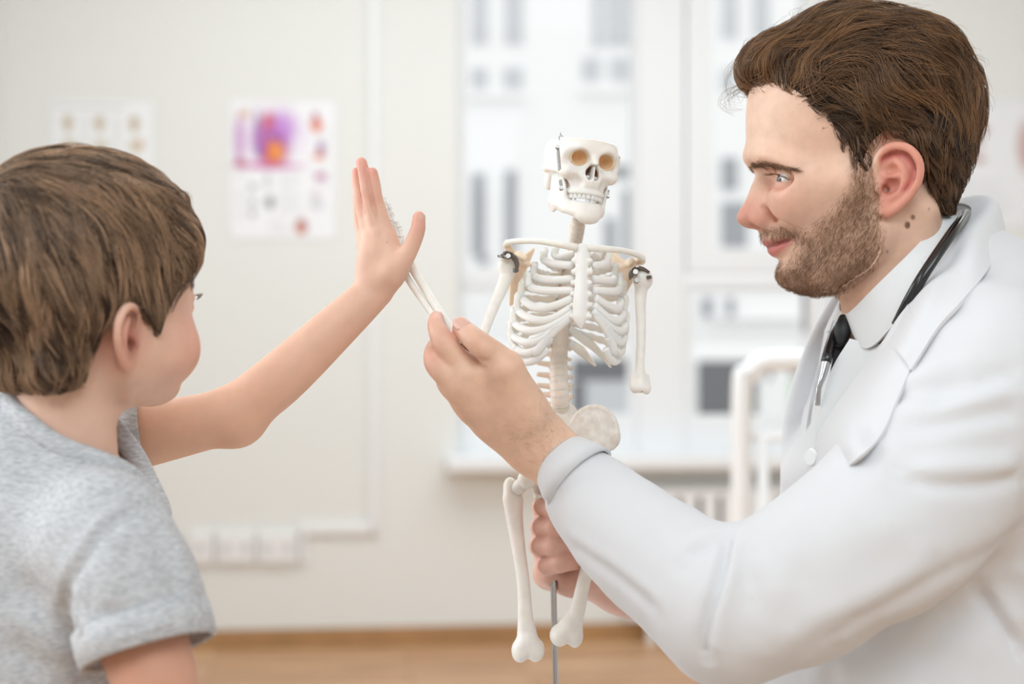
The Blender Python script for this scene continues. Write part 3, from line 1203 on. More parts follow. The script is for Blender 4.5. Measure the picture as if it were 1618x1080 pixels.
for o_ in (0.0, 0.003, 0.006, 0.010):
    head.chain([eye_ray(1213, 279, o_), eye_ray(1221, 280.5, o_), eye_ray(1232, 281.5, o_), eye_ray(1241, 284, o_), eye_ray(1247, 286.5, o_ + 0.001)], [0.0008, 0.0027, 0.0028, 0.0018, 0.0007], k=0.001, n=18, sub=True)
head.chain([V3(88, 19, -15.8), V3(89, 28, -14.4), V3(85, 38, -15.8), V3(75, 47.5, -21)], 0.0011, k=0.003, n=14, sub=True)     # crease of the upper lid
head.chain([V3(88, 22, -29), V3(85.5, 32, -32.2), V3(76, 43, -33)], 0.0006, k=0.005, n=12, sub=True)
head.chain([V3(72, 48, -25.2), V3(66, 52, -26.2), V3(60, 55, -26.5)], 0.0007, k=0.002, n=10, sub=True)     # laughter line
head.chain([V3(72, 48, -27), V3(66, 51.5, -29.5), V3(61, 54, -31)], 0.0006, k=0.002, n=10, sub=True)
# ear
class Bare(Field):
    def __init__(self, f):
        self.lo, self.h, self.n, self.ax, self.F = f.lo, f.h, f.n, f.ax, f.F.copy()


head_bare = Bare(head)                                             # the head without ears, for the hair to lie on


def E3(u, v, w):
    return V3(-30 + (u + 38.5) * 0.85, v - 1.5, -59.4 + (w + 56) * 0.86)


ear = [(-4, 67, -24), (3, 70.5, -14), (4.5, 74.5, -2), (0, 79, 8), (-10, 83, 13), (-22, 87, 11), (-31, 89, 2), (-34.5, 89, -9), (-33, 87.5, -21), (-27.5, 84, -32), (-20, 80, -41),
       (-11, 75.5, -48), (-3, 71.5, -50), (1, 68.5, -46)]
head.ell(E3(-14, 77, -16), V3(17, 5, 25), k=0.006, R=rot_to((math.cos(0.42), -math.sin(0.42), 0)))
head.ell(E3(-7, 72.5, -44), V3(7.5, 4.2, 8), k=0.006)
head.chain([E3(*p) for p in ear], np.array([2.5, 3.4, 3.8, 3.8, 3.9, 3.9, 3.8, 3.6, 3.5, 3.5, 3.6, 4.3, 4.3, 2.8]) * mm, k=0.0025, n=44)
er = [E3(-2, 79.5, 3), E3(-11, 83.5, 6.5), E3(-21, 87, 4), E3(-27, 88.5, -5), E3(-27.5, 87.5, -17), E3(-22.5, 84.5, -28)]
head.chain(er, [0.0018, 0.0023, 0.0024, 0.0023, 0.0021, 0.0014], k=0.002, n=30, sub=True)
head.ell(E3(-10, 82, -25), V3(7.5, 9, 8.5), k=0.003, sub=True)
head.ell(E3(-7, 81, -9), V3(6.8, 6, 5.2), k=0.003, sub=True)
head.chain([E3(-13, 81, 0), E3(-19, 84, -8), E3(-21, 83.5, -19), E3(-17, 80.5, -30), E3(-10, 77, -36)], [0.0024, 0.0029, 0.0029, 0.0026, 0.0026], k=0.003, n=24)
head.chain([E3(-5, 75, -15), E3(-13, 78.5, -16), E3(-19, 81.5, -14)], 0.0014, k=0.003, n=12)
head.ell(E3(2.5, 73.5, -25), V3(3.4, 4, 5.2), k=0.004)
head.ell(E3(-5, 79, -27), V3(3.8, 10, 4.3), k=0.002, sub=True)


def g3(p, c, r):
    r = np.broadcast_to(np.asarray(r, float), (3,)) * mm
    q = (p - np.asarray(c, float) * mm) / r
    return np.exp(-0.5 * (q ** 2).sum(1))


def lay(c, rgb, m):
    m = np.clip(m, 0, 1)[:, None]
    return c * (1 - m) + np.array(srgb(*rgb)[:3]) * m


def poly_dist(p2, pts):
    """distance from 2-d points to a polyline"""
    pts = np.asarray(pts, float)
    D = np.full(len(p2), 1e9)
    for a, b in zip(pts[:-1], pts[1:]):
        ab = b - a
        t = np.clip(((p2 - a) @ ab) / (ab @ ab), 0, 1)
        D = np.minimum(D, np.linalg.norm(p2 - a - t[:, None] * ab, axis=1))
    return D


def in_poly(p2, poly):
    poly = np.asarray(poly, float)
    x, y = p2[:, 0], p2[:, 1]
    ins = np.zeros(len(p2), bool)
    j = len(poly) - 1
    for i in range(len(poly)):
        xi, yi = poly[i]
        xj, yj = poly[j]
        c = ((yi > y) != (yj > y)) & (x < (xj - xi) * (y - yi) / (yj - yi + 1e-12) + xi)
        ins ^= c
        j = i
    return ins


def soft_poly(p2, poly, soft):
    d = poly_dist(p2, list(poly) + [poly[0]])
    s = np.where(in_poly(p2, poly), d, -d)
    return np.clip(s / soft * 0.5 + 0.5, 0, 1)


# beard and moustache outline in (u, w), millimetres, face symmetric
BEARD = [(24, -16), (14, -16), (10, -30), (6, -50), (3, -66), (3, -82), (9, -98), (20, -109), (37, -121), (64, -127), (84, -113), (86, -101), (80, -95), (74, -92), (68, -86),
         (64, -79), (60, -72), (52, -65), (42, -56), (33, -46), (28, -36), (25, -26)]
MOUST = [(97, -63), (93, -71.5), (82, -72), (71, -72), (64, -80), (60, -75), (67, -66), (80, -62.5), (86, -62)]


def beard_mask(p):
    q = np.stack([p[:, 0], p[:, 2]], 1) / mm
    m = soft_poly(q, BEARD, 7)
    m = np.maximum(m, 0.9 * soft_poly(q, MOUST, 3.5) * (np.abs(p[:, 1]) < 0.045))
    # the bare patch under the lower lip
    m = m * (1 - 0.75 * g3(np.abs(p), (76, 22, 90), (9, 9, 8)) * (p[:, 2] < 0))
    return m


def head_color(p):
    a = p.copy()
    a[:, 1] = np.abs(a[:, 1])
    c = np.ones_like(p) * np.array(srgb(224, 184, 160)[:3])
    c = lay(c, (224, 190, 168), 0.7 * g3(a, (95, 20, 30), (30, 40, 22)))
    c = lay(c, (205, 128, 112), 0.75 * g3(a, (108, 0, -50), (14, 14, 12)))
    c = lay(c, (206, 134, 118), 0.50 * g3(a, (95, 13, -52), (12, 8, 10)))
    c = lay(c, (216, 150, 130), 0.55 * g3(a, (76, 40, -42), (16, 16, 13)))
    c = lay(c, (203, 128, 110), 0.60 * g3(a, (84, 31, -30), (11, 11, 3.2)))
    c = lay(c, (200, 140, 122), 0.45 * g3(a, (90, 22, -16), (8, 8, 9)))
    c = lay(c, (214, 138, 118), 0.75 * (a[:, 1] > 0.066) * np.clip((0.008 - a[:, 0]) / 0.006, 0, 1) * np.clip((a[:, 1] - 0.0665) / 0.004, 0, 1) * (a[:, 2] > -0.062) * (a[:, 2] < 0.012))
    c = lay(c, (188, 92, 90), 0.75 * np.exp(-0.5 * (poly_dist(a[:, [0, 2]] / mm, [(3, -10), (-6, -6), (-15, -8), (-21, -16), (-20.5, -27), (-15, -36)]) / 2.0) ** 2) * (a[:, 1] > 0.071))
    c = lay(c, (170, 90, 80), 0.7 * g3(a, (-2, 77, -33), (6, 7, 7)))
    c = lay(c, (208, 158, 130), 0.5 * np.clip((-0.100 - a[:, 2]) / 0.03, 0, 1))
    # lips
    q = a[:, [0, 2]] / mm
    lip = soft_poly(q, [(96, -73), (90, -73), (80, -72.3), (71, -72), (70, -74), (75, -79), (82, -86), (89, -90.5), (97, -88)], 2.2) * (a[:, 1] < 0.034)
    c = lay(c, (196, 108, 106), 0.88 * lip)
    c = lay(c, (120, 56, 56), 0.6 * np.exp(-0.5 * (poly_dist(q, [(93, -79.3), (90, -78.8), (84.5, -76.8), (75, -73.8)]) / 0.9) ** 2) * (a[:, 1] < 0.034))
    # stubble tint under the beard, moles
    b = beard_mask(p)
    c = lay(c, (140, 104, 80), 0.55 * b)
    for (px, py, r, k) in [(1430, 357, 2.4, 0.9), (1438, 345, 1.7, 0.8), (1399, 398, 1.2, 0.5), (1463, 332, 1.1, 0.4)]:
        u, v, w = head_px(px, py, 0.052) / mm
        d = np.sqrt((p[:, 0] / mm - u) ** 2 + ((p[:, 2] / mm - w) * 0.8) ** 2)
        c = lay(c, (98, 60, 44), k * np.clip((r + 0.5 - d) / 1.0, 0, 1) * (p[:, 1] > 0.02))
    return np.hstack([c, np.ones((len(c), 1))])


doc_parts = [head.obj('head_piece', M_SKIN, None, head_color, head_world)]

# eyeballs
M_EYE = mat('eye', rough=0.12, vcol=True, spec=0.5, coat=0.6)


def eyeball(center, r, gaze, xf, parent, iris=(84, 82, 74)):
    n, m = 40, 28
    th = np.linspace(0, math.pi, m)
    ph = np.linspace(0, 2 * math.pi, n, endpoint=False)
    T, PH = np.meshgrid(th, ph, indexing='ij')
    B = rot_to(gaze)
    loc = np.stack([np.cos(T), np.sin(T) * np.cos(PH), np.sin(T) * np.sin(PH)], -1)
    bul = 1 + 0.06 * np.exp(-(T / 0.34) ** 4)
    v = (loc * bul[..., None] * r).reshape(-1, 3) @ B.T + center
    f = []
    for i in range(m - 1):
        for j in range(n):
            k = (j + 1) % n
            f.append((i * n + j, (i + 1) * n + j, (i + 1) * n + k, i * n + k))
    t = T.reshape(-1)
    c = np.ones((len(t), 3)) * np.array(srgb(226, 218, 212)[:3])
    c = lay(c, iris, np.clip((0.52 - t) / 0.05, 0, 1))
    c = lay(c, (46, 52, 56), np.clip((0.54 - t) / 0.03, 0, 1) * np.clip((t - 0.44) / 0.05, 0, 1))
    c = lay(c, (10, 10, 12), np.clip((0.24 - t) / 0.04, 0, 1))
    return mesh_obj('eyeball', xf(v), f, M_EYE, parent, True, np.hstack([c, np.ones((len(c), 1))]))


# ------------------------------------------------------------------ the doctor's hair
HAIRLINE = [(118, 60), (104, 58), (96, 56), (90, 57), (84, 50), (79, 45), (66, 35), (54, 24), (48, 13), (35, 2), (27, -10), (23, -19), (14, -18), (10, -8), (6, 0),
            (-2, 8), (-14, 10), (-26, 2), (-33, -12), (-36, -28), (-40, -42), (-50, -51), (-58, -54), (-70, -55), (-110, -55)]


def hairline_clip(F, k=0.008, line=HAIRLINE):
    """keep only what lies above the hair line"""
    L = np.array(sorted(line), float)
    X, Z = F.ax[0] / mm, F.ax[2] / mm
    pts = np.stack(np.meshgrid(X, Z, indexing='ij'), -1).reshape(-1, 2)
    poly = list(map(tuple, L)) + [(140, L[-1][1]), (140, 220), (-160, 220), (-160, L[0][1])]
    D = poly_dist(pts, list(map(tuple, L)))
    s = np.where(in_poly(pts, poly), -D, D).reshape(len(X), 1, len(Z)) * mm
    h = np.maximum(k - np.abs(F.F - s), 0) / k
    F.F = (np.maximum(F.F, s) + h * h * k * 0.25).astype(np.float32)


hair = Head(V3(-140, -105, -80), V3(140, 105, 160), 0.0018)
hair.ell(V3(3, 0, 44), V3(96, 81, 84), k=0.0)
hair.ell(V3(-40, 0, 8), V3(45, 70, 62), k=0.02)
hair.cone(V3(-30, 40, 0), V3(-46, 34, -50), 0.036, 0.019, k=0.02)
hair.cone(V3(-48, 0, 0), V3(-46, 0, -58), 0.036, 0.016, k=0.02)
hair.ell(V3(81, 0, 83), V3(34, 50, 28), k=0.014)                     # lifted front
hair.ell(V3(93, 8, 75), V3(24, 40, 17), k=0.012)
hair.ell(V3(26, 0, 101), V3(48, 56, 35), k=0.02)
hair.ell(V3(-30, 0, 86), V3(51, 62, 38), k=0.02)
hair.cone(V3(24, 60, 20), V3(20, 64, -12), 0.014, 0.009, k=0.012)
hair.join(head_bare, 0.0040)
hairline_clip(hair)
hair.blur(1)


def hair_flow(p, rnd):
    """combed up and back from the forehead, over the crown and down the nape"""
    u, v, w = p[:, 0] / mm, p[:, 1] / mm, p[:, 2] / mm
    x, z = u - 2.0, w - 28.0
    r = np.sqrt(x * x + z * z) + 1e-6
    T = np.stack([-z / r, np.zeros_like(r), x / r], 1)            # front -> top -> back
    side = np.stack([np.full_like(r, -0.80), np.zeros_like(r), np.full_like(r, -0.62)], 1)
    a = np.clip((r - 40) / 45, 0, 1)[:, None]
    d = T * a + side * (1 - a)
    # the low sides and sideburn fall straight down
    lowm = np.clip((20 - w) / 25, 0, 1)[:, None]
    d = d * (1 - lowm) + np.array([-0.35, 0, -0.95]) * lowm
    d = d + 0.48 * vnoise(p, 50, 3) + 0.16 * vnoise(p, 160, 5) + rnd
    return d


def grow(F, N, flow, length, K, off0, off1, seed, clump=0.0, jit=0.12, accept=None, lock=0.55):
    rng = np.random.default_rng(seed)
    lo, hi = F.lo, F.lo + F.h * (F.n - 1)
    roots = []
    tot = 0
    while tot < N:
        q = lo + rng.random((N * 4, 3)) * (hi - lo)
        s = F.sample(q)
        q = q[np.abs(s) < 0.006]
        q = F.project(q, 0.0, 4)
        q = q[np.abs(F.sample(q)) < 0.0015]
        if accept is not None:
            q = q[accept(q)]
        roots.append(q)
        tot += len(q)
    p = np.vstack(roots)[:N]
    L = length(p, rng)
    rnd = rng.normal(size=(N, 3)) * jit
    if clump > 0:                                                # neighbours share a direction
        cell = np.floor(p / clump).astype(int)
        hsh = (cell * np.array([73856093, 19349663, 83492791])).sum(1) % 9973
        tab = np.random.default_rng(seed + 1).normal(size=(9973, 3)) * jit * 1.6
        lift = np.random.default_rng(seed + 2).random(9973)
        rnd = rnd * 0.45 + tab[hsh]
        of1 = off1 * (0.25 + 0.75 * lift[hsh]) * (0.7 + 0.5 * rng.random(N))
    else:
        of1 = off1 * rng.random(N)
    tone = rng.random(N)
    out = [F.project(p, off0, 2)]
    q = out[0]
    for k in range(1, K):
        t = k / (K - 1)
        g = F.grad(q)
        d = flow(q, rnd)
        d = d - (d * g).sum(1)[:, None] * g
        d /= np.linalg.norm(d, axis=1)[:, None] + 1e-9
        q = q + d * (L / (K - 1))[:, None]
        off = off0 + (of1 - off0) * min(1.0, t * 1.4)
        gg = F.grad(q)
        q = q - gg * np.clip(F.sample(q) - off, -0.004, 0.004)[:, None] * 0.9
        out.append(q)
    out = np.stack(out, 1)
    if clump > 0:                                                # strands of a lock draw together towards its tip
        _, inv, cnt = np.unique(hsh, return_inverse=True, return_counts=True)
        inv = inv.ravel()
        mean = np.zeros((len(cnt), K, 3))
        np.add.at(mean, inv, out)
        mean /= cnt[:, None, None]
        t = np.linspace(0, 1, K)[None, :, None] ** 1.3 * lock
        near = (np.linalg.norm(out[:, 0] - mean[inv][:, 0], axis=1) < clump * 1.8)[:, None, None]
        out = np.where(near, out * (1 - t) + mean[inv] * t, out)
        tone = np.clip(0.25 * rng.random(N) + 0.75 * np.random.default_rng(seed + 5).random(9973)[hsh], 0, 1)
    TONE[seed] = tone
    return out


def doc_len(p, rng):
    w = p[:, 2] / mm
    u = p[:, 0] / mm
    L = 0.016 + 0.034 * np.clip((w - 10) / 60, 0, 1)
    L = np.where((u > 10) & (w < 16), 0.012, L)
    return L * rng.uniform(0.7, 1.15, len(p))


M_HAIR = hair_mat('brown_hair', srgb(36, 25, 18), srgb(146, 106, 70), 0.36)
M_HAIRCAP = mat('brown_hair_mass', srgb(54, 38, 28), rough=0.7, spec=0.2)
hc = hair.F.copy()
hair.F = hc + 0.0035
hair_cap_v, hair_cap_q = hair.mesh()
hair.F = hc
doc_hair = [grow(hair, 15000, hair_flow, doc_len, 9, -0.0035, 0.0022, 11, clump=0.011, jit=0.16)]
top_acc = lambda p: (p[:, 2] > 0.045)
doc_hair_top = grow(hair, 5500, hair_flow, lambda p, r: 0.05 * r.uniform(0.7, 1.2, len(p)), 9, -0.002, 0.0042, 12, clump=0.009, jit=0.2, accept=top_acc)

# beard: short strands on the skin itself
_rng = np.random.default_rng(5)


def beard_accept(p):
    return _rng.random(len(p)) < beard_mask(p) * 0.95


def beard_flow(p, rnd):
    d = np.zeros_like(p)
    d[:, 0] = 0.35
    d[:, 2] = -1.0
    m = (p[:, 2] > -0.076) & (p[:, 0] > 0.062)
    d[m] = np.array([-0.45, 0, -1.0])
    return d + rnd + 0.3 * vnoise(p, 120, 9)


doc_beard = grow(head, 13000, beard_flow, lambda p, r: 0.0054 * r.uniform(0.6, 1.25, len(p)), 5, -0.0004, 0.0024, 21, jit=0.32, accept=beard_accept)
M_BEARD = hair_mat('beard_hair', srgb(92, 66, 48), srgb(176, 136, 102), 0.5)


M_BROW = hair_mat('eyebrow_hair', srgb(96, 70, 50), srgb(158, 122, 92), 0.5)


def brow_strands(F, line, N, length, seed, half):
    rng = np.random.default_rng(seed)
    c = catmull([V3(*q) for q in line], 60)
    i = rng.integers(0, 60, N)
    p = c[i] + rng.normal(size=(N, 3)) * half
    p[:, 1] *= np.where(rng.random(N) < 0.5, 1, -1)
    p = F.project(p, 0.0, 5)
    t = i / 59.0
    d = np.stack([-0.55 - 0.4 * t, np.sign(p[:, 1]) * 0.45, 0.45 - 0.75 * t], 1) + rng.normal(size=(N, 3)) * 0.22
    out = [p]
    q = p
    for k in range(1, 5):
        g = F.grad(q)
        e = d - (d * g).sum(1)[:, None] * g
        e /= np.linalg.norm(e, axis=1)[:, None]
        q = q + e * length / 4
        q = q - F.grad(q) * (F.sample(q) - 0.0011 * k / 2)[:, None]
        out.append(q)
    return np.stack(out, 1)




def head_hit(px, py):
    """points where sight lines through pixels meet the skin, in head coordinates"""
    px, py = np.asarray(px, float), np.asarray(py, float)
    ds = np.arange(1.22, 1.42, 0.0008)
    out = np.full((len(px), 3), np.nan)
    for i in range(len(px)):
        w = np.stack([(px[i] - 809.0) / FPX * ds, ds, EYE - (py[i] - 540.0) / FPX * ds], 1) - HC
        l = np.stack([w @ Hf, w @ Hl, w @ Hu], 1)
        f = head.sample(l)
        j = int(np.argmax(f < 0.0))
        if f[j] < 0:
            out[i] = l[j]
    return out


def doc_brow_strands():
    rng = np.random.default_rng(31)
    n = 620
    t = rng.random(n) ** 1.15
    c = catmull([(1186, 261, 4.5), (1198, 260, 6.0), (1214, 260, 5.5), (1236, 263, 3.6), (1258, 269, 1.2)], 200)[(t * 199).astype(int)]
    px = c[:, 0] + rng.normal(size=n) * 1.2
    py = c[:, 1] + np.clip(rng.normal(size=n) * 0.5, -1, 1) * c[:, 2]
    p = head_hit(px, py)
    ok = ~np.isnan(p[:, 0])
    p, t = p[ok], t[ok]
    d = np.stack([-0.8 - 0.3 * t, 0.5 + 0 * t, 0.55 - 0.9 * t], 1) + rng.normal(size=p.shape) * 0.22
    out = [p]
    q = p
    for k in range(1, 5):
        g = head.grad(q)
        e = d - (d * g).sum(1)[:, None] * g
        e /= np.linalg.norm(e, axis=1)[:, None]
        q = q + e * 0.0068 / 4
        q = q - head.grad(q) * (head.sample(q) - 0.0009 * k / 2)[:, None]
        out.append(q)
    r = np.stack(out, 1)
    m = r.copy()
    m[:, :, 1] *= -1
    return np.vstack([r, m])


doc_brow = doc_brow_strands()


def lashes(line, N, seed, L=0.0055):
    rng = np.random.default_rng(seed)
    c = catmull([V3(*q) for q in line], 40)
    p = c[rng.integers(0, 40, N)]
    p = p + rng.normal(size=p.shape) * 0.0004
    o = (p - EB) * np.array([1, 1, 0.4])
    o /= np.linalg.norm(o, axis=1)[:, None]
    out = []
    for k in range(5):
        t = k / 4
        out.append(p + o * L * t + np.array([0, 0, 0.3]) * L * (t * t - 0.6 * t))
    pos = np.stack(out, 1)
    m = pos.copy()
    m[:, :, 1] *= -1
    return np.vstack([pos, m])


doc_lash = lashes([tuple(eye_ray(x, y, 0.0012) / mm) for x, y in ((1214, 277), (1221, 275.5), (1231, 276), (1240, 279.5), (1247, 284))], 80, 41)


# loose curls that hang over the forehead
def curls():
    out = []
    rng = np.random.default_rng(77)
    guides = [[(1205, 85), (1172, 92), (1152, 112), (1148, 134), (1156, 150)],
              [(1195, 132), (1168, 138), (1148, 150), (1141, 164), (1147, 174), (1160, 180)],
              [(1198, 138), (1175, 142), (1156, 152), (1150, 162), (1156, 170), (1172, 174)],
              [(1200, 80), (1178, 86), (1158, 104), (1152, 122)],
              [(1270, 40), (1256, 36), (1250, 26), (1258, 18), (1268, 20)],
              [(1185, 130), (1166, 140), (1160, 152), (1168, 160)]]
    for g in guides:
        for j in range(7):
            s = rng.normal(size=(len(g), 2)) * 2.2 + rng.normal(size=2) * 3.0
            v = rng.uniform(-0.02, 0.03)
            pts = [head_px(x + a, y + b, v) for (x, y), (a, b) in zip(g, s)]
            out.append(catmull(pts, 9))
    return np.stack(out)


def fly(F, N, seed, flow, acc, L=0.03):
    return grow(F, N, flow, lambda p, r: L * r.uniform(0.5, 1.2, len(p)), 9, -0.001, 0.009, seed, jit=0.5, accept=acc)


doc_fly = fly(hair, 650, 51, hair_flow, lambda p: p[:, 2] > 0.03)


# ------------------------------------------------------------------ hands
def hand_color(base, knuckles, tips, r_k=0.008, r_t=0.008):
    def f(p):
        c = np.ones_like(p) * np.array(srgb(*base)[:3])
        for k in knuckles:
            d = np.linalg.norm(p - k, axis=1)
            c = lay(c, (214, 148, 130), 0.45 * np.exp(-0.5 * (d / r_k) ** 2))
        for k in tips:
            d = np.linalg.norm(p - k, axis=1)
            c = lay(c, (220, 146, 132), 0.6 * np.exp(-0.5 * (d / r_t) ** 2))
        return np.hstack([c, np.ones((len(c), 1))])
    return f


def finger(F, pts, rs, k=0.003, web=0.007):
    """a jointed, softly bent finger: pts from knuckle to tip"""
    pts = [np.asarray(p, float) for p in pts]
    F.cone(pts[0], 0.6 * pts[0] + 0.4 * pts[1], rs[0], 0.6 * rs[0] + 0.4 * rs[1], k=web)
    F.chain(pts, rs, k=k, n=6 * len(pts))


def nail(name, tip, prev, up, w, l, parent, r):
    """a fingernail: a curved plate on the back of the finger tip"""
    x = np.asarray(tip) - np.asarray(prev)
    x = x / np.linalg.norm(x)
    up = np.asarray(up, float)
    z = up - (up @ x) * x
    z /= np.linalg.norm(z)
    y = np.cross(z, x)
    n, m = 9, 9
    vs, fs = [], []
    for s in (0.0, -0.0007):
        for i in range(n):
            for j in range(m):
                a = (i / (n - 1) - 0.5) * 2
                b = (j / (m - 1) - 0.5) * 2
                e = math.sqrt(max(0, 1 - abs(a) ** 3.2))
                yy = b * w / 2 * (0.35 + 0.65 * e)
                zz = math.sqrt(max(r * r - yy * yy, 0)) * 0.98 + 0.0003 - 0.0009 * max(0, a) ** 2 + s
                vs.append(np.asarray(tip) + x * (a * l / 2 - 0.12 * l) + y * yy + z * zz)
    q = lambda k, i, j: k * n * m + i * m + j
    for i in range(n - 1):
        for j in range(m - 1):
            fs.append((q(0, i, j), q(0, i + 1, j), q(0, i + 1, j + 1), q(0, i, j + 1)))
            fs.append((q(1, i, j), q(1, i, j + 1), q(1, i + 1, j + 1), q(1, i + 1, j)))
    for i in range(n - 1):
        fs.append((q(0, i, 0), q(1, i, 0), q(1, i + 1, 0), q(0, i + 1, 0)))
        fs.append((q(0, i, m - 1), q(0, i + 1, m - 1), q(1, i + 1, m - 1), q(1, i, m - 1)))
    for j in range(m - 1):
        fs.append((q(0, 0, j), q(0, 0, j + 1), q(1, 0, j + 1), q(1, 0, j)))
        fs.append((q(0, n - 1, j), q(1, n - 1, j), q(1, n - 1, j + 1), q(0, n - 1, j + 1)))
    return mesh_obj(name, vs, fs, M_NAIL, parent)


def bbox(pts, m):
    a = np.array(pts)
    return a.min(0) - m, a.max(0) + m


# the doctor's left hand, pinching the forearm of the model
L_el = P(1140, 965, 1.165)
L_wr = P(852, 700, 1.262)
fa = [L_el, P(960, 805, 1.232), P(905, 748, 1.25), L_wr]
iM, mM, rM, pM = P(744, 592, 1.240), P(734, 614, 1.240), P(750, 641, 1.247), P(776, 661, 1.262)
idx = [iM, P(714, 559, 1.237), P(698, 535, 1.238), P(689, 514, 1.250), P(690, 502, 1.266)]
mid = [mM, P(709, 595, 1.237), P(688, 572, 1.243), P(690, 548, 1.268), P(708, 543, 1.290)]
rng_ = [rM, P(708, 606, 1.266), P(712, 582, 1.290), P(732, 578, 1.305)]
pky = [pM, P(738, 634, 1.288), P(742, 612, 1.305), P(757, 606, 1.312)]
thb = [P(828, 652, 1.242), P(800, 583, 1.226), P(757, 543, 1.222), P(730, 518, 1.238)]
lo, hi = bbox(fa[1:] + idx + mid + rng_ + pky + thb, 0.035)
lh = Field(lo, hi, 0.0011)
camd = np.array([0, 1.0, 0])
lh.chain(fa, [0.040, 0.032, 0.0275, 0.0255], n=10, k=0.004, flat=camd, ratio=0.86)
hx = (iM - L_wr) / np.linalg.norm(iM - L_wr)
for k_, (m_, r0, r1) in enumerate([(iM, 0.019, 0.0135), (mM, 0.019, 0.0135), (rM, 0.0185, 0.0125), (pM, 0.017, 0.0115)]):
    s_ = L_wr + np.array([0, 0, 0.004 - 0.004 * k_])
    lh.cone(s_ + 0.08 * (m_ - s_), m_, r0, r1, k=0.014)
lh.ell(P(800, 640, 1.262), (0.030, 0.016, 0.030), k=0.016)
lh.ell(P(770, 615, 1.258), (0.024, 0.014, 0.024), k=0.014)
lh.cone(P(815, 640, 1.246), P(785, 606, 1.244), 0.017, 0.012, k=0.012)         # flesh between thumb and index
for pts, rs in ((idx, [0.0122, 0.0106, 0.0090, 0.0072, 0.0060]), (mid, [0.0125, 0.0107, 0.0095, 0.0084, 0.0076]), (rng_, [0.0118, 0.0094, 0.0082, 0.0074]),
                (pky, [0.0105, 0.0082, 0.0072, 0.0066])):
    finger(lh, pts, rs, k=0.0022, web=0.010)
lh.cone(thb[0], thb[1], 0.0185, 0.0150, k=0.016)
lh.chain([thb[1], 0.5 * (thb[1] + thb[2]) + np.array([0.001, 0, 0.001]), thb[2], thb[3]], [0.0146, 0.0116, 0.0104, 0.0080], k=0.0025, n=22)
lh.chain([P(781, 575, 1.205), P(768, 570, 1.214), P(750, 562, 1.222), P(730, 552, 1.226)], [0.0005, 0.0012, 0.0018, 0.0020], k=0.003, n=14, sub=True)
# tendons, creases
for m_ in (iM, mM, rM):
    lh.cone(L_wr + 0.25 * (m_ - L_wr) + np.array([0, -0.0165, 0.002]), m_ + np.array([0.0, -0.0105, 0.0]), 0.0028, 0.0034, k=0.007)
for f_, q in ((thb, 2),):
    c_ = f_[q]
    t_ = (f_[q + 1] - f_[q - 1]) / np.linalg.norm(f_[q + 1] - f_[q - 1])
    b_ = np.cross(t_, camd)
    for o_ in (-0.0028, 0.0, 0.003):
        lh.chain([c_ + t_ * o_ + b_ * 0.007 - camd * 0.0095, c_ + t_ * (o_ + 0.0006) - camd * 0.0118, c_ + t_ * o_ - b_ * 0.007 - camd * 0.0095], 0.0006, k=0.0016, n=8, sub=True)
lh.blur(1)
lh_col = hand_color((226, 186, 160), [mM, rM, idx[2], mid[2], thb[2]], [thb[3], idx[4], idx[3], mid[2]])
doc_parts.append(lh.obj('left_hand', M_SKIN, None, lh_col))

# the doctor's right hand, a fist around the rod
RW = P(985, 922, 1.405)
FW = P(1120, 1010, 1.42)
rows = [(838, 893, 800, 811, 0.0080), (838, 897, 832, 834, 0.0093), (836, 897, 862, 864, 0.0093), (845, 908, 893, 886, 0.0086)]
fr = []
for (x0, x1, y0, y1, r) in rows:
    d0 = 1.362
    fr.append([P(864, y0 + 6, 1.412), P(x0 + 17, y0, 1.374), P(x0 + 20, y0, 1.352), P((x0 + x1) / 2 + 8, (y0 + y1) / 2, 1.341), P(x1, y1, 1.349), P(x1 + 4, y1 + 1, 1.366)])
lo, hi = bbox(sum(fr, []) + [RW, P(1010, 940, 1.41)], 0.035)
rh = Field(lo, hi, 0.0011)
rh.cone(P(1060, 945, 1.412), RW, 0.030, 0.027, k=0.004)
rh.cone(RW, P(925, 900, 1.400), 0.027, 0.024, k=0.012)
for f_, (x0, x1, y0, y1, r) in zip(fr, rows):
    rh.cone(P(945, 905, 1.404), f_[0], 0.018, 0.0125, k=0.010)
rh.ell(P(908, 918, 1.380), (0.021, 0.014, 0.0155), k=0.010)          # heel of the hand
rh.ell(P(871, 908, 1.392), (0.017, 0.014, 0.0145), k=0.010)
rh.cone(P(930, 840, 1.385), P(912, 800, 1.352), 0.014, 0.011, k=0.008)
for f_, (x0, x1, y0, y1, r) in zip(fr, rows):
    for a_, b_, ra, rb, kk in zip(f_[:-1], f_[1:], [1.2 * r, r * 1.02, r, r * 0.98, r * 0.9], [r * 1.04, r, r * 0.98, r * 0.9, r * 0.85], [0.006, 0.002, 0.0015, 0.0015, 0.0015]):
        rh.cone(a_, b_, ra, rb, k=kk)
rh.ell(fr[3][1] + np.array([0.004, 0.004, -0.009]), (0.012, 0.014, 0.010), k=0.008)
# the rod passes through the closed fist
rh.cone(P(874, 720, 1.370), P(878, 1080, 1.370), 0.0031, 0.0031, k=0.001, sub=True)
rh.blur(1)
rh_col = hand_color((221, 176, 158), [f[1] for f in fr] + [f[2] for f in fr], [f[4] for f in fr])
doc_parts.append(rh.obj('right_hand', M_SKIN, None, rh_col))

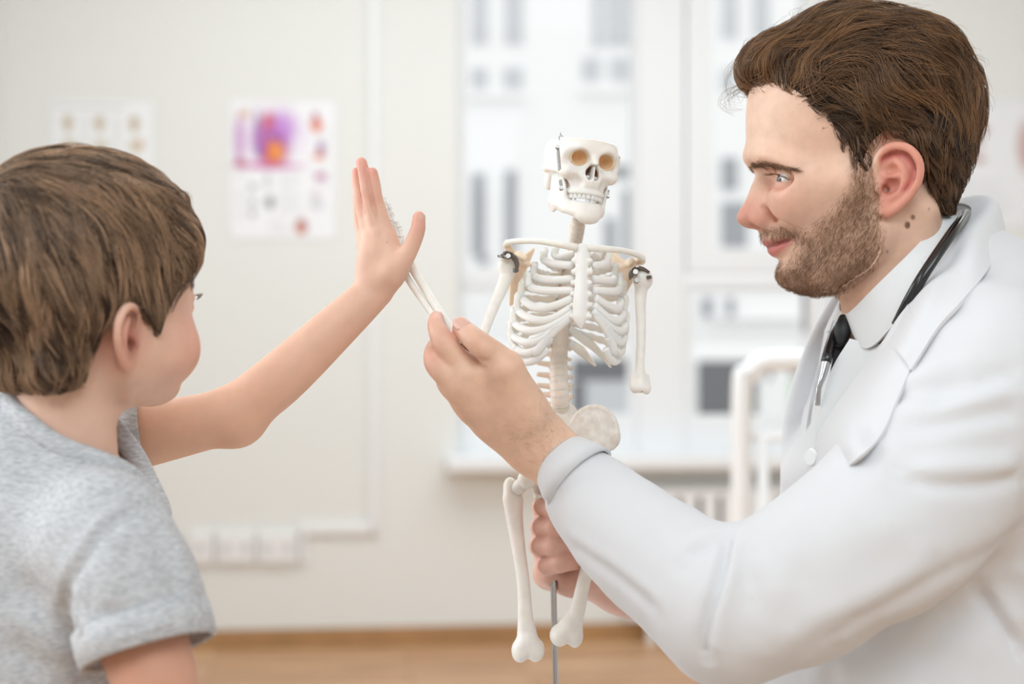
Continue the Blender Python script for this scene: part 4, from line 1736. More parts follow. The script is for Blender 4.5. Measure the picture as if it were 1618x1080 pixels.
# the rest of the body, under the clothes
SHL, SHR = P(1545, 585, 1.185), P(1500, 520, 1.53)
R_el = P(1300, 940, 1.50)
body = Field((0.16, 1.05, 0.30), (0.72, 1.68, 1.36), 0.006)
body.cone(head_world(V3(-30, 0, -105)), head_world(V3(-66, 0, -215)), 0.046, 0.050)
body.ell(P(1520, 660, 1.36), (0.085, 0.14, 0.14), k=0.03)
body.ell(P(1480, 880, 1.36), (0.08, 0.12, 0.17), k=0.03)
body.ell(P(1500, 1120, 1.36), (0.11, 0.14, 0.15), k=0.03)
body.cone(SHL, SHR, 0.045, 0.045, k=0.02)
body.cone(SHL, P(1435, 795, 1.175), 0.040, 0.037, k=0.01)
body.cone(P(1435, 795, 1.175), L_el, 0.037, 0.034, k=0.005)
body.cone(L_el, fa[1], 0.034, 0.030, k=0.006)
body.cone(SHR, R_el, 0.040, 0.034, k=0.01)
body.cone(R_el, P(1080, 950, 1.416), 0.034, 0.026, k=0.006)
doc_parts.append(body.obj('torso', M_SKIN, None, lambda p: np.hstack([np.ones_like(p) * np.array(srgb(212, 170, 146)[:3]), np.ones((len(p), 1))])))

doctor = union_meshes(doc_parts)
doctor.name = 'person'
tag(doctor, 'bearded man in a white lab coat holding up the skeleton model', 'person')
for s in (1, -1):
    eyeball(EB * np.array([1, s, 1]), 0.0122, (0.95, 0.16, -0.14), head_world, doctor)
hair_o = mesh_obj('hair', head_world(hair_cap_v), hair_cap_q, M_HAIRCAP, doctor)
strands('hair_strands', head_world(np.vstack([doc_hair[0], doc_hair_top])), 0.00026, 0.00007, M_HAIR, hair_o, np.concatenate([TONE[11] * 0.72, np.clip((TONE[12] - 0.5) * 1.2 + 0.62, 0, 1)]))
strands('loose_strands', head_world(np.vstack([curls(), doc_fly])), 0.00010, 0.00004, M_HAIR, hair_o)
strands('beard', head_world(doc_beard), 0.00011, 0.00004, M_BEARD, doctor)
strands('eyebrow', head_world(doc_brow), 0.00009, 0.00003, M_BROW, doctor)
strands('eyelash', head_world(doc_lash), 0.00010, 0.00003, M_HAIR, doctor)
nail('fingernail', thb[3], thb[2], (-0.35, -0.55, 0.78), 0.0125, 0.014, doctor, 0.0090)

# fine hairs on the forearm
def arm_hairs():
    rng = np.random.default_rng(8)
    n = 300
    t = rng.uniform(0.0, 0.75, n)[:, None]
    base = P(915, 742, 1.23) * (1 - t) + P(800, 640, 1.22) * t + rng.normal(size=(n, 3)) * np.array([0.012, 0.004, 0.016])
    p = lh.project(base, 0.0, 6)
    ok = (np.abs(lh.sample(p)) < 0.001)
    p = p[ok]
    d = (L_wr - L_el) / np.linalg.norm(L_wr - L_el) + np.array([0, 0, -0.5]) + rng.normal(size=p.shape) * 0.35
    out = []
    g = lh.grad(p)
    e = d - (d * g).sum(1)[:, None] * g
    e /= np.linalg.norm(e, axis=1)[:, None]
    for k in range(5):
        q = p + e * 0.0055 * k / 4
        out.append(q + g * (0.0012 * (k / 4) - 0.0002))
    return np.stack(out, 1)


strands('arm_hair', arm_hairs(), 0.000035, 0.00002, M_BROW, doctor)


# ------------------------------------------------------------------ the doctor's clothes
def fold(v, n, line, width, depth, side=None):
    """push a crease (depth < 0) or a ridge into cloth along a line of points in space"""
    L = catmull(np.array(line), 30)
    d = np.full(len(v), 1e9)
    for a, b in zip(L[:-1], L[1:]):
        ab = b - a
        t = np.clip(((v - a) @ ab) / (ab @ ab), 0, 1)
        d = np.minimum(d, np.linalg.norm(v - a - t[:, None] * ab, axis=1))
    e0 = np.minimum(np.linalg.norm(v - L[0], axis=1), np.linalg.norm(v - L[-1], axis=1))
    w = np.exp(-0.5 * (d / width) ** 2) * np.clip(e0 / (width * 3) + 0.25, 0, 1)
    return n * (depth * w)[:, None]


def cloth(F, name, material, parent, folds=(), wrinkle=0.0, wscale=30, seed=1, col=None):
    v, q = F.mesh()
    n = F.grad(v, 0.004)
    dv = np.zeros_like(v)
    for (line, width, depth) in folds:
        dv += fold(v, n, line, width, depth)
    if wrinkle:
        w = vnoise(v, wscale, seed)
        dv += n * (w[:, 0:1] * wrinkle)
    return mesh_obj(name, v + dv, q, material, parent)


# lab coat: body, both sleeves, hollow at the cuff and the neck
co = Field((0.0, 0.98, 0.30), (0.78, 1.75, 1.42), 0.0031, bg=0.08)
co.ell(P(1492, 660, 1.365), (0.126, 0.180, 0.175), k=0.05)
co.ell(P(1455, 850, 1.365), (0.120, 0.17, 0.20), k=0.06)
co.ell(P(1425, 1120, 1.37), (0.145, 0.175, 0.17), k=0.06)
co.cone(P(1450, 1100, 1.37), P(1470, 1600, 1.37), 0.17, 0.19, k=0.05)
co.cone(P(1562, 590, 1.215), P(1540, 520, 1.52), 0.056, 0.060, k=0.04)
co.ell(P(1585, 560, 1.40), (0.095, 0.14, 0.098), k=0.04)
co.cone(P(1535, 462, 1.31), P(1545, 440, 1.42), 0.036, 0.036, k=0.03)
co.ell(P(1640, 760, 1.27), (0.07, 0.10, 0.12), k=0.05)
# near sleeve
nsl = [P(1560, 600, 1.205), P(1440, 790, 1.170), P(1290, 905, 1.150), P(1150, 962, 1.158), P(1020, 868, 1.205), P(945, 797, 1.243), P(914, 763, 1.248)]
co.chain(nsl[:4], [0.072, 0.070, 0.063, 0.056], n=20, k=0.030)
co.chain(nsl[3:], [0.056, 0.0475, 0.0395, 0.0328], n=20, k=0.012)
# far sleeve
fsl = [P(1500, 520, 1.52), P(1330, 930, 1.50), P(1200, 965, 1.47), P(1075, 945, 1.42)]
co.chain(fsl, [0.075, 0.062, 0.055, 0.040], n=24, k=0.02)
# openings
cd = (P(870, 715, 1.26) - P(960, 805, 1.232))
cd /= np.linalg.norm(cd)
mc = P(886, 728, 1.256)
co.box(mc + cd * (0.048 - 0.016), (0.048, 0.09, 0.09), k=0.0015, R=rot_to(cd), sub=True)
fd_ = (P(1075, 945, 1.42) - P(1200, 965, 1.47))
fd_ /= np.linalg.norm(fd_)
co.cone(P(1075, 945, 1.42) + fd_ * 0.06, P(1075, 945, 1.42) - fd_ * 0.05, 0.036, 0.036, k=0.002, sub=True)
co.cone(head_world(V3(-20, 0, -60)), head_world(V3(-64, 0, -196)), 0.066, 0.064, k=0.01, sub=True)
# open front below the chin where shirt and tie show
nv = np.array([-0.818, 0, 0.575])
co.box(P(1344, 616, 1.335) + nv * 0.06, (0.06, 0.085, 0.112), r=0.01, k=0.006, R=rot_to(nv), sub=True)
co.box((0.45, 1.37, 0.30), (0.8, 0.8, 0.20), k=0.01, sub=True)
co.blur(1)
def lift(F, px, py, off, d0=0.95, d1=1.6):
    """distance from the camera of the first cloth surface along the sight line, less off"""
    ds = np.arange(d0, d1, 0.002)
    pts = np.stack([P(px, py, d) for d in ds])
    ok = np.all((pts >= F.lo) & (pts <= F.lo + F.h * (F.n - 1)), axis=1)
    f = np.where(ok, F.sample(pts), 1.0)
    i = np.argmax(f < 0)
    return P(px, py, (ds[i] if f[i] < 0 else 1.30) - off)


def ol(*q):
    return [lift(co, x, y, 0.0) for x, y in q]


fl_ = [
    # slack cloth hanging in long folds from the shoulder over the upper arm
    (ol((1392, 572), (1412, 548), (1432, 530)), 0.0024, -0.0032),
    (ol((1387, 642), (1443, 617), (1493, 606), (1545, 592)), 0.0066, -0.0037),
    (ol((1395, 622), (1450, 598), (1510, 585)), 0.0077, 0.0032),
    (ol((1403, 678), (1477, 672), (1545, 656), (1617, 645)), 0.0066, -0.0043),
    (ol((1420, 658), (1490, 646), (1560, 626), (1617, 612)), 0.0077, 0.0031),
    (ol((1457, 640), (1520, 618), (1570, 600), (1617, 592)), 0.0066, -0.0037),
    (ol((1410, 724), (1460, 720), (1510, 714), (1610, 707)), 0.0077, -0.0031),
    (ol((1415, 742), (1480, 740), (1560, 736), (1617, 730)), 0.0077, 0.0037),
    (ol((1420, 752), (1455, 762), (1493, 766), (1560, 764), (1617, 750)), 0.0050, -0.0043),
    (ol((1345, 830), (1400, 834), (1445, 842)), 0.0110, 0.0032),
    (ol((1315, 992), (1400, 955), (1500, 900), (1615, 838)), 0.0077, -0.0031),
    (ol((1215, 1018), (1290, 985), (1380, 940), (1480, 880)), 0.0088, 0.0032),
    (ol((1240, 870), (1280, 920), (1270, 970)), 0.0110, -0.0032),
    # the bend of the elbow
    (ol((1152, 848), (1143, 895), (1120, 970), (1113, 1010), (1116, 1042)), 0.0030, -0.0080),
    (ol((1166, 850), (1156, 900), (1135, 975), (1128, 1040)), 0.0055, 0.0036),
    (ol((1138, 850), (1126, 900), (1104, 970)), 0.0066, 0.0024),
    (ol((1150, 842), (1112, 850), (1085, 876)), 0.0050, 0.0031),
    (ol((1140, 862), (1108, 868), (1082, 892)), 0.0044, -0.0032),
    (ol((1182, 850), (1174, 890), (1186, 940)), 0.0055, -0.0024),
    (ol((1205, 880), (1192, 930), (1200, 990)), 0.0077, -0.0024),
    # forearm
    (ol((902, 858), (945, 888), (985, 918), (1040, 968)), 0.0039, -0.0032),
    (ol((900, 842), (945, 872), (990, 902), (1050, 955)), 0.0044, 0.0016),
    (ol((1000, 800), (1020, 850), (1010, 890)), 0.0088, -0.0016),
    # skirt of the coat
    (ol((1440, 1000), (1540, 960), (1612, 905)), 0.0140, -0.0080),
    (ol((1270, 1074), (1320, 1046), (1362, 1078)), 0.0088, 0.0050),
    (ol((1330, 1010), (1400, 1000), (1470, 1040), (1520, 1078)), 0.0132, -0.0050),
    (ol((1545, 930), (1575, 975), (1612, 1028)), 0.0042, -0.0075),
    (ol((1560, 920), (1592, 965), (1616, 1000)), 0.0066, 0.0031)]
coat = cloth(co, 'lab_coat', M_COAT, doctor, fl_, 0.0016, 26, 4)

# coat collar: stands round the back of the neck and folds over
def neck_ring(specs):
    return [P(*s) for s in specs]


def ring(center, axis, ru, rv, n=40, up=None):
    R = rot_to(axis) if up is None else rot_to(axis, up)
    an = np.linspace(0, 2 * math.pi, n, endpoint=False)
    return center + ru * np.cos(an)[:, None] * R[:, 1] + rv * np.sin(an)[:, None] * R[:, 2]


def band(name, center, axis, r0, r1, width, parent, material, n=56, thick=0.0022, wob=0.0):
    """a hem: a short hollow sleeve with thickness"""
    axis = np.asarray(axis) / np.linalg.norm(axis)
    prof = [(0, r0), (0.5, (r0 + r1) / 2 + 0.0006), (0.94, r1), (1.0, r1 - thick * 0.5), (0.94, r1 - thick), (0.5, (r0 + r1) / 2 - thick), (0, r0 - thick)]
    R = rot_to(axis)
    an = np.linspace(0, 2 * math.pi, n, endpoint=False)
    w_ = 1 + wob * np.sin(an * 2 + 0.6) + wob * 0.5 * np.sin(an * 5)
    vs = [center + axis * (t * width) + (r * w_)[:, None] * (np.cos(an)[:, None] * R[:, 1] + np.sin(an)[:, None] * R[:, 2]) for t, r in prof]
    m = len(prof)
    fs = []
    for i in range(m):
        a, b = i * n, ((i + 1) % m) * n
        for j in range(n):
            k = (j + 1) % n
            fs.append((a + j, a + k, b + k, b + j))
    return mesh_obj(name, np.vstack(vs), fs, material, parent)


band('coat_cuff', mc - cd * 0.024, cd, 0.0352, 0.0262, 0.027, coat, M_COAT, wob=0.012, thick=0.003)


def on(specs, off):
    return [lift(co, x, y, off) for (x, y) in specs]


cR1 = neck_ring([(1330, 520, 1.42), (1400, 400, 1.45), (1488, 330, 1.42), (1535, 330, 1.37)]) + neck_ring([(1513, 372, 1.278), (1478, 424, 1.262), (1442, 472, 1.258), (1398, 540, 1.262)])
cR2 = neck_ring([(1328, 525, 1.44), (1420, 385, 1.47), (1520, 318, 1.43), (1572, 318, 1.37)]) + neck_ring([(1538, 372, 1.268), (1500, 430, 1.240)]) + on([(1464, 478), (1420, 556)], 0.014)
cR3 = neck_ring([(1320, 560, 1.46), (1440, 400, 1.50), (1540, 340, 1.46), (1586, 358, 1.38)]) + on([(1560, 425), (1520, 478), (1482, 520), (1440, 586)], 0.004)
strip_obj('coat_collar', [cR1, cR2, cR3], M_COAT, coat, n=60, m=14, thick=0.003)
# near lapel
strip_obj('lapel', [
    neck_ring([(1436, 480, 1.250), (1392, 547, 1.258), (1340, 618, 1.270), (1298, 682, 1.292), (1268, 765, 1.310), (1240, 815, 1.31)]),
    on([(1444, 505), (1404, 580), (1362, 650)], 0.012) + on([(1328, 704)], 0.006) + neck_ring([(1276, 772, 1.300), (1244, 820, 1.30)]),
    on([(1456, 545), (1420, 630), (1392, 690), (1345, 735)], 0.003) + neck_ring([(1284, 780, 1.296), (1248, 825, 1.295)])], M_COAT, coat, n=40, m=12, thick=0.003, bulge=-0.001)
# far lapel
strip_obj('lapel', [
    neck_ring([(1334, 500, 1.40), (1312, 530, 1.405), (1288, 610, 1.40), (1272, 700, 1.385), (1262, 760, 1.36)]),
    neck_ring([(1322, 500, 1.43), (1296, 540, 1.435), (1276, 620, 1.425), (1264, 700, 1.40), (1258, 760, 1.37)])],
    M_COAT, coat, n=30, m=8, thick=0.003, bulge=0.003)
bm = bmesh.new()
bmesh.ops.create_cone(bm, cap_ends=True, segments=20, radius1=0.0075, radius2=0.0065, depth=0.0025,
                      matrix=Matrix.Translation(P(1281, 722, 1.272)) @ Matrix.Rotation(math.radians(-58), 4, 'Z') @ Matrix.Rotation(math.pi / 2, 4, 'X'))
from_bm('button', bm, M_PLASTIC, coat, smooth=True, angle=40)

# shirt: front panel, standing collar with its wing
shirt = strip_obj('dress_shirt', [
    neck_ring([(1344, 535, 1.322), (1315, 584, 1.326), (1299, 640, 1.322), (1280, 745, 1.318)]),
    neck_ring([(1400, 545, 1.284), (1388, 590, 1.284), (1355, 650, 1.288), (1305, 750, 1.305)])], M_SHIRT, doctor, n=30, m=8, thick=0.002, bulge=-0.004)
strip_obj('dress_shirt', [
    neck_ring([(1336, 505, 1.345), (1330, 560, 1.352), (1310, 640, 1.345), (1285, 740, 1.33)]),
    neck_ring([(1305, 520, 1.41), (1296, 570, 1.41), (1286, 640, 1.395), (1272, 740, 1.36)])], M_SHIRT, doctor, n=30, m=8, thick=0.002, bulge=0.004)
strip_obj('shirt_collar', [
    neck_ring([(1333, 494, 1.352), (1345, 492, 1.328), (1385, 452, 1.296), (1440, 398, 1.284), (1486, 348, 1.305), (1500, 332, 1.345), (1480, 335, 1.395)]),
    neck_ring([(1336, 505, 1.346), (1352, 515, 1.318), (1402, 480, 1.282), (1458, 418, 1.272), (1502, 358, 1.297), (1513, 338, 1.345), (1492, 340, 1.40)]),
    neck_ring([(1340, 512, 1.342), (1371, 550, 1.302), (1424, 500, 1.268), (1474, 436, 1.262), (1514, 372, 1.290), (1524, 350, 1.345), (1500, 350, 1.405)])],
    M_SHIRT, shirt, n=44, m=10, thick=0.0022, bulge=0.001)
strip_obj('shirt_collar', [
    neck_ring([(1333, 494, 1.354), (1328, 488, 1.372), (1330, 470, 1.395), (1340, 455, 1.41)]),
    neck_ring([(1330, 503, 1.356), (1318, 505, 1.378), (1320, 490, 1.405), (1335, 470, 1.425)]),
    neck_ring([(1324, 512, 1.358), (1306, 525, 1.384), (1310, 510, 1.415), (1325, 490, 1.435)])], M_SHIRT, shirt, n=20, m=8, thick=0.0022)

# tie: knot and blade
tie = tag(empty('necktie', P(1328, 530, 1.335)), 'black necktie knotted at the shirt collar', 'necktie')
tie_f = Field(P(1290, 640, 1.29) - 0.01, P(1375, 480, 1.38) + 0.01, 0.0012)
tie_f.chain([P(1332, 503, 1.344), P(1332, 520, 1.338), P(1329, 540, 1.336)], [0.0042, 0.0074, 0.0058], n=8, k=0.004)
tie_f.blur(1)
tie_f.obj('tie_knot', M_BLACK, tie)
strip_obj('tie_blade', [
    neck_ring([(1324, 530, 1.340), (1314, 580, 1.340), (1304, 640, 1.338), (1290, 740, 1.328)]),
    neck_ring([(1338, 530, 1.334), (1338, 560, 1.332), (1330, 640, 1.330), (1312, 740, 1.318)])], M_BLACK, tie, n=24, m=8, thick=0.002, bulge=-0.003)

# stethoscope round the neck
st = tag(empty('stethoscope', P(1470, 420, 1.26)), 'black stethoscope hung round the collar of the lab coat', 'stethoscope')
tb = [P(1420, 508, 1.262), P(1440, 468, 1.246), P(1462, 430, 1.243), P(1490, 388, 1.252), P(1508, 362, 1.270), P(1520, 346, 1.31), P(1520, 340, 1.36), P(1480, 360, 1.42), P(1400, 430, 1.45),
      P(1345, 500, 1.43)]
for dd in (-1, 1):
    q = [p + np.array([0.0022, -0.0008, 0.0018]) * dd for p in tb]
    tube_obj('rubber_tube', q, 0.0036, M_RUBBER, st, n=70, seg=14)
tube_obj('rubber_tube', [P(1345, 500, 1.43), P(1324, 505, 1.385), P(1316, 530, 1.345), P(1308, 560, 1.328), P(1305, 572, 1.325)], [0.003, 0.003, 0.0042, 0.0048, 0.0046], M_RUBBER, st, n=40, seg=14)
tube_obj('ear_tube', [P(1305, 571, 1.325), P(1300, 592, 1.322), P(1294, 612, 1.320), P(1292, 640, 1.322)], [0.0042, 0.0034, 0.0024, 0.0022], M_STEEL, st, n=24, seg=14)

# trousers, shoes and stool, below the picture
M_TROUSER = mat('grey_trousers', srgb(90, 92, 98), rough=0.9)
M_SHOE = mat('dark_shoe', srgb(40, 38, 38), rough=0.4)
tr = Field((0.02, 1.05, 0.02), (0.72, 1.70, 0.66), 0.006)
for dy, kx in ((-0.10, 0.02), (0.10, 0.06)):
    hip, kn, an = np.array([0.50, 1.37 + dy, 0.56]), np.array([0.17 + kx, 1.37 + dy * 1.3, 0.52]), np.array([0.20 + kx, 1.37 + dy * 1.3, 0.10])
    tr.cone(hip, kn, 0.085, 0.062, k=0.03)
    tr.cone(kn, an, 0.060, 0.048, k=0.02)
tr.obj('trousers', M_TROUSER, doctor)
for dy, kx in ((-0.13, 0.02), (0.13, 0.06)):
    sf = Field((0.0 + kx, 1.30 + dy, -0.005), (0.32 + kx, 1.44 + dy, 0.15), 0.004)
    sf.cone((0.23 + kx, 1.37 + dy, 0.045), (0.09 + kx, 1.37 + dy, 0.036), 0.045, 0.036, k=0.01)
    sf.cone((0.21 + kx, 1.37 + dy, 0.06), (0.205 + kx, 1.37 + dy, 0.10), 0.042, 0.040, k=0.01)
    sf.box((0.16 + kx, 1.37 + dy, -0.02), (0.3, 0.3, 0.021), sub=True)
    sf.obj('shoe', M_SHOE, doctor)
stool = tag(empty('stool', (0.54, 1.37, 0)), 'round swivel stool under the seated man', 'stool')
bm = bmesh.new()
bmesh.ops.create_cone(bm, cap_ends=True, segments=36, radius1=0.18, radius2=0.17, depth=0.06, matrix=Matrix.Translation((0.54, 1.37, 0.44)))
from_bm('seat', bm, M_BLACK, stool)
bm = bmesh.new()
bmesh.ops.create_cone(bm, cap_ends=True, segments=20, radius1=0.025, radius2=0.025, depth=0.38, matrix=Matrix.Translation((0.54, 1.37, 0.22)))
from_bm('column', bm, M_STEEL, stool)
bm = bmesh.new()
for k in range(5):
    bm_box(bm, (0, -0.02, 0.0), (0.27, 0.02, 0.05), 0.005, Matrix.Translation((0.54, 1.37, 0)) @ Matrix.Rotation(k * math.tau / 5, 4, 'Z'))
from_bm('base', bm, M_STEEL, stool)


# ------------------------------------------------------------------ the skeleton model
SKD = 1.36
skel = tag(empty('skeleton_model', (P(884, 540, SKD)[0] + 0.02, 1.37, TBZ)), 'small off-white anatomical skeleton model with open skull on a steel rod', 'skeleton model')
KY = math.radians(15)
ex = np.array([math.cos(KY), math.sin(KY), 0])          # towards the model's own left
ef = np.array([math.sin(KY), -math.cos(KY), 0])         # towards its front
ez = np.array([0, 0, 1.0])


class Sym(Field):
    """x is folded: both sides at once"""

    def put(self, lo, hi, fn, k=0.0, sub=False, mg=0.008):
        lo, hi = np.array(lo, float), np.array(hi, float)
        hi[0] = max(hi[0], -lo[0])
        lo[0] = -hi[0]
        Field.put(self, lo, hi, lambda X, Y, Z: fn(np.abs(X), Y, Z), k, sub, mg)


M_SOCKET = mat('painted_socket_glow', srgb(228, 190, 148), rough=0.55, sss=0.3, sss_r=(1, 0.6, 0.35), sss_scale=0.004)  # glow through thin plastic, painted as tan shells inside the orbits
M_NOSE = mat('painted_nose_shade', srgb(140, 96, 66), rough=0.6)  # warm shade of the nose opening, painted on an added shell
# skull: local x = its left, y = front, z = up, millimetres
sy, sr = math.radians(19), math.radians(-7)
sx_ = np.array([math.cos(sy), math.sin(sy), 0])
sf_ = np.array([math.sin(sy), -math.cos(sy), 0])
su_ = ez * math.cos(sr) + sx_ * -math.sin(sr) * -1 * -1
sx2 = sx_ * math.cos(sr) + ez * math.sin(sr)
su2 = -sx_ * math.sin(sr) + ez * math.cos(sr)
SKC = P(919, 281, SKD)


def skull_world(p):
    p = np.asarray(p, float)
    return SKC + p[..., 0:1] * sx2 + p[..., 1:2] * sf_ + p[..., 2:3] * su2


sk = Sym(V3(-40, -56, -50), V3(40, 42, 42), 0.0007)
sk.ell(V3(0, -12, 20), V3(31, 38, 34))
sk.ell(V3(0, 7, 20), V3(28, 20.5, 22), k=0.008)
sk.ell(V3(33, 4, 9), V3(5, 14, 11), k=0.006, sub=True)               # temporal hollow
sk.ell(V3(0, 15, -6), V3(17, 14.5, 13), k=0.006)                      # upper jaw
sk.chain([V3(4, 24, 20), V3(13, 25, 23), V3(23, 19, 19), V3(26, 14, 11)], [0.003, 0.0032, 0.003, 0.0028], k=0.004, n=12)   # brow
sk.ell(V3(19, 17, 1), V3(8, 7.5, 6.5), k=0.005)                       # cheekbone
sk.chain([V3(22, 16, 1), V3(28, 6, 3), V3(31, -6, 5), V3(29, -16, 6)], [0.0038, 0.0026, 0.0024, 0.003], k=0.003, n=14)
sk.chain([V3(23, 17, 4), V3(25, 16, 10), V3(25, 16, 16)], 0.0026, k=0.003, n=8)
sk.cone(V3(0, 25, 16), V3(0, 31, 8), 0.0035, 0.003, k=0.004)          # nose bones
sk.ell(V3(24, -17, -4), V3(5, 6, 9), k=0.005)
sk.ell(V3(12.6, 29, 13.5), V3(8.6, 17, 7.2), k=0.0018, sub=True)      # eye sockets
sk.ell(V3(3.2, 32, 0.5), V3(3.4, 21, 5.8), k=0.0012, sub=True)        # nose opening
sk.ell(V3(1.6, 32, 4.5), V3(2.4, 21, 4), k=0.0012, sub=True)
sk.box(V3(0, 24, 0), V3(0.6, 6, 7), k=0.0006)
sk.cone(V3(4.5, 19, -2), V3(3.4, 24, -2), 0.0016, 0.0014, k=0.001)
sk.ell(V3(14, 25, -9), V3(6, 5, 6), k=0.004, sub=True)
sk.chain([V3(0, 26, -17), V3(6, 25, -16.8), V3(11.5, 20.5, -16.3), V3(14.5, 13, -15.5), V3(15, 5, -15)], 0.0031, k=0.003, n=18)
sk.box(V3(0, -10, -34), V3(60, 60, 14.5), k=0.003, sub=True)
sk.box(V3(0, -10, 50), V3(60, 70, 18.8), k=0.0008, sub=True)          # sawn-off top
sk.ell(V3(0, -13, 24), V3(26, 33, 26), sub=True)
sk.ell(V3(0, 4, 30), V3(23, 17, 10), sub=True)
sk.obj('skull', M_BONE, skel, None, skull_world)
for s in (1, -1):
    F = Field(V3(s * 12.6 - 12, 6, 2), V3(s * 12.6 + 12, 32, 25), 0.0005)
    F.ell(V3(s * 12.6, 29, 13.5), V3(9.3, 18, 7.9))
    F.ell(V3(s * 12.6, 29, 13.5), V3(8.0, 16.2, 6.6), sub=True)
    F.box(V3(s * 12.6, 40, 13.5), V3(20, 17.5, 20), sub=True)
    F.obj('socket_glow_shell', M_SOCKET, skel, None, skull_world)
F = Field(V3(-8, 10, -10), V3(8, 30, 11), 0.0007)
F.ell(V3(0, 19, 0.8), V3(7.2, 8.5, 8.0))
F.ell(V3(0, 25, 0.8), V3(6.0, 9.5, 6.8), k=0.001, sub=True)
F.obj('nose_shade_shell', M_NOSE, skel, None, skull_world)
# upper and lower teeth, one block each per tooth
def tooth_row(z, h, spots, name, parent, tilt=1.0):
    for (x, y, w) in spots:
        for s in ((-1, 1) if x > 0 else (1,)):
            bm = bmesh.new()
            bm_box(bm, (-w / 2 * mm, -1.6 * mm, -h / 2 * mm), (w / 2 * mm, 1.6 * mm, h / 2 * mm), 0.0007)
            ang = math.atan2(x * 0.9, y)
            M = np.eye(4)
            ax = np.array([math.cos(ang), -math.sin(ang) * 1, 0])
            ay = np.array([math.sin(ang), math.cos(ang), 0])
            if s < 0:
                ax, ay = ax * np.array([1, -1, 1]), ay * np.array([-1, 1, 1])
            bx = ax[0] * sx2 + ax[1] * sf_
            by = ay[0] * sx2 + ay[1] * sf_
            o = skull_world(V3(s * x, y, z))
            mt_ = Matrix(((bx[0], by[0], su2[0], o[0]), (bx[1], by[1], su2[1], o[1]), (bx[2], by[2], su2[2], o[2]), (0, 0, 0, 1)))
            bmesh.ops.transform(bm, matrix=mt_, verts=bm.verts)
            from_bm(name, bm, M_CARTILAGE, parent, smooth=True, angle=50)


tooth_row(-20.0, 4.2, [(2.0, 26.6, 3.8), (5.6, 25.6, 3.3), (8.8, 23.6, 3.2), (11.6, 20.6, 3.2), (13.6, 16.6, 3.6), (14.6, 12, 3.8)], 'upper_tooth', skel)
# lower jaw, hung slightly open
jw = Sym(V3(-34, -30, -52), V3(34, 38, 10), 0.0007)
jw.chain([V3(0, 24, -36), V3(8, 22.5, -35.5), V3(14, 14, -33), V3(18, 3, -29), V3(21, -9, -25)], [0.0058, 0.0055, 0.005, 0.0047, 0.005], k=0.003, n=22)
jw.chain([V3(0, 25, -30), V3(7, 23.5, -30), V3(12.5, 16, -28.5), V3(16, 5, -26)], [0.0036, 0.0036, 0.0034, 0.0034], k=0.004, n=18)
jw.ell(V3(0, 26, -40), V3(10, 5.5, 6), k=0.005)
jw.chain([V3(20.5, -8, -27), V3(22, -6, -16), V3(23, -9, -4), V3(24, -12, 1)], [0.0085, 0.0085, 0.0065, 0.0042], k=0.004, n=14, flat=np.array([1.0, 0, 0]), ratio=0.32)
jw.chain([V3(20, 0, -22), V3(22.5, 1, -10), V3(23, 0, 0)], [0.004, 0.0032, 0.0022], k=0.005, n=10, flat=np.array([1.0, 0, 0]), ratio=0.5)
jw.chain([V3(17.5, 8, -27), V3(20, 8, -15), V3(21, 4, -3)], [0.0075, 0.0065, 0.003], k=0.005, n=10, flat=np.array([1.0, 0, 0]), ratio=0.32)
jaw = jw.obj('lower_jaw', M_BONE, skel, None, lambda p: skull_world(p + V3(0, 0, 2.2)))
tooth_row(-23.6, 4.0, [(1.7, 25.4, 3.2), (11.6, 18.2, 3.2), (13.4, 14.4, 3.4), (14.6, 10, 3.6)], 'lower_tooth', jaw)
# springs and screws that hold the jaw
def screw(p, ax, r=0.0016, h=0.003, parent=skel, m=None):
    bm = bmesh.new()
    q = Vector(ax).to_track_quat('Z', 'Y').to_matrix().to_4x4()
    bmesh.ops.create_cone(bm, cap_ends=True, segments=16, radius1=r, radius2=r * 0.9, depth=h, matrix=Matrix.Translation(p) @ q)
    return from_bm('screw', bm, m or M_DARKSTEEL, parent, smooth=True, angle=40)


def coil(name, a, b, r, turns, wire, parent):
    t = np.linspace(0, 1, turns * 9)
    R = rot_to(np.asarray(b) - np.asarray(a))
    an = t * turns * 2 * math.pi
    pts = np.asarray(a) + t[:, None] * (np.asarray(b) - np.asarray(a)) + r * (np.cos(an)[:, None] * R[:, 1] + np.sin(an)[:, None] * R[:, 2])
    return tube_obj(name, pts, wire, M_STEEL, parent, seg=6)


coil('jaw_spring', P(881, 233, 1.330), P(884, 268, 1.326), 0.0012, 26, 0.0005, skel)
coil('jaw_spring', P(885, 284, 1.330), P(887, 296, 1.330), 0.0012, 9, 0.0005, skel)
screw(P(881, 232, 1.328), (0, -1, 0.2), 0.0019, 0.004)
screw(P(887, 297, 1.328), (0, -1, 0.2), 0.0019, 0.004)
tube_obj('wire_hook', [P(882, 232, 1.329), P(884, 222, 1.33), P(883, 217, 1.33), P(887, 214, 1.33), P(889, 215, 1.33), P(886, 213, 1.33), P(885, 209, 1.33)], 0.0006, M_STEEL, skel, n=30, seg=8)
tube_obj('wire_hook', [P(973, 262, 1.372), P(975, 252, 1.370), P(978, 249, 1.368), P(975, 246, 1.368)], 0.0009, M_DARKSTEEL, skel, n=16, seg=8)
screw(P(975, 250, 1.366), (0.5, -1, 0), 0.0022, 0.004)
screw(P(961, 310, 1.352), (0, -1, 0.2), 0.0014, 0.004)
tube_obj('wire_hook', [P(962, 300, 1.354), P(961, 310, 1.353)], 0.0006, M_STEEL, skel, seg=8)

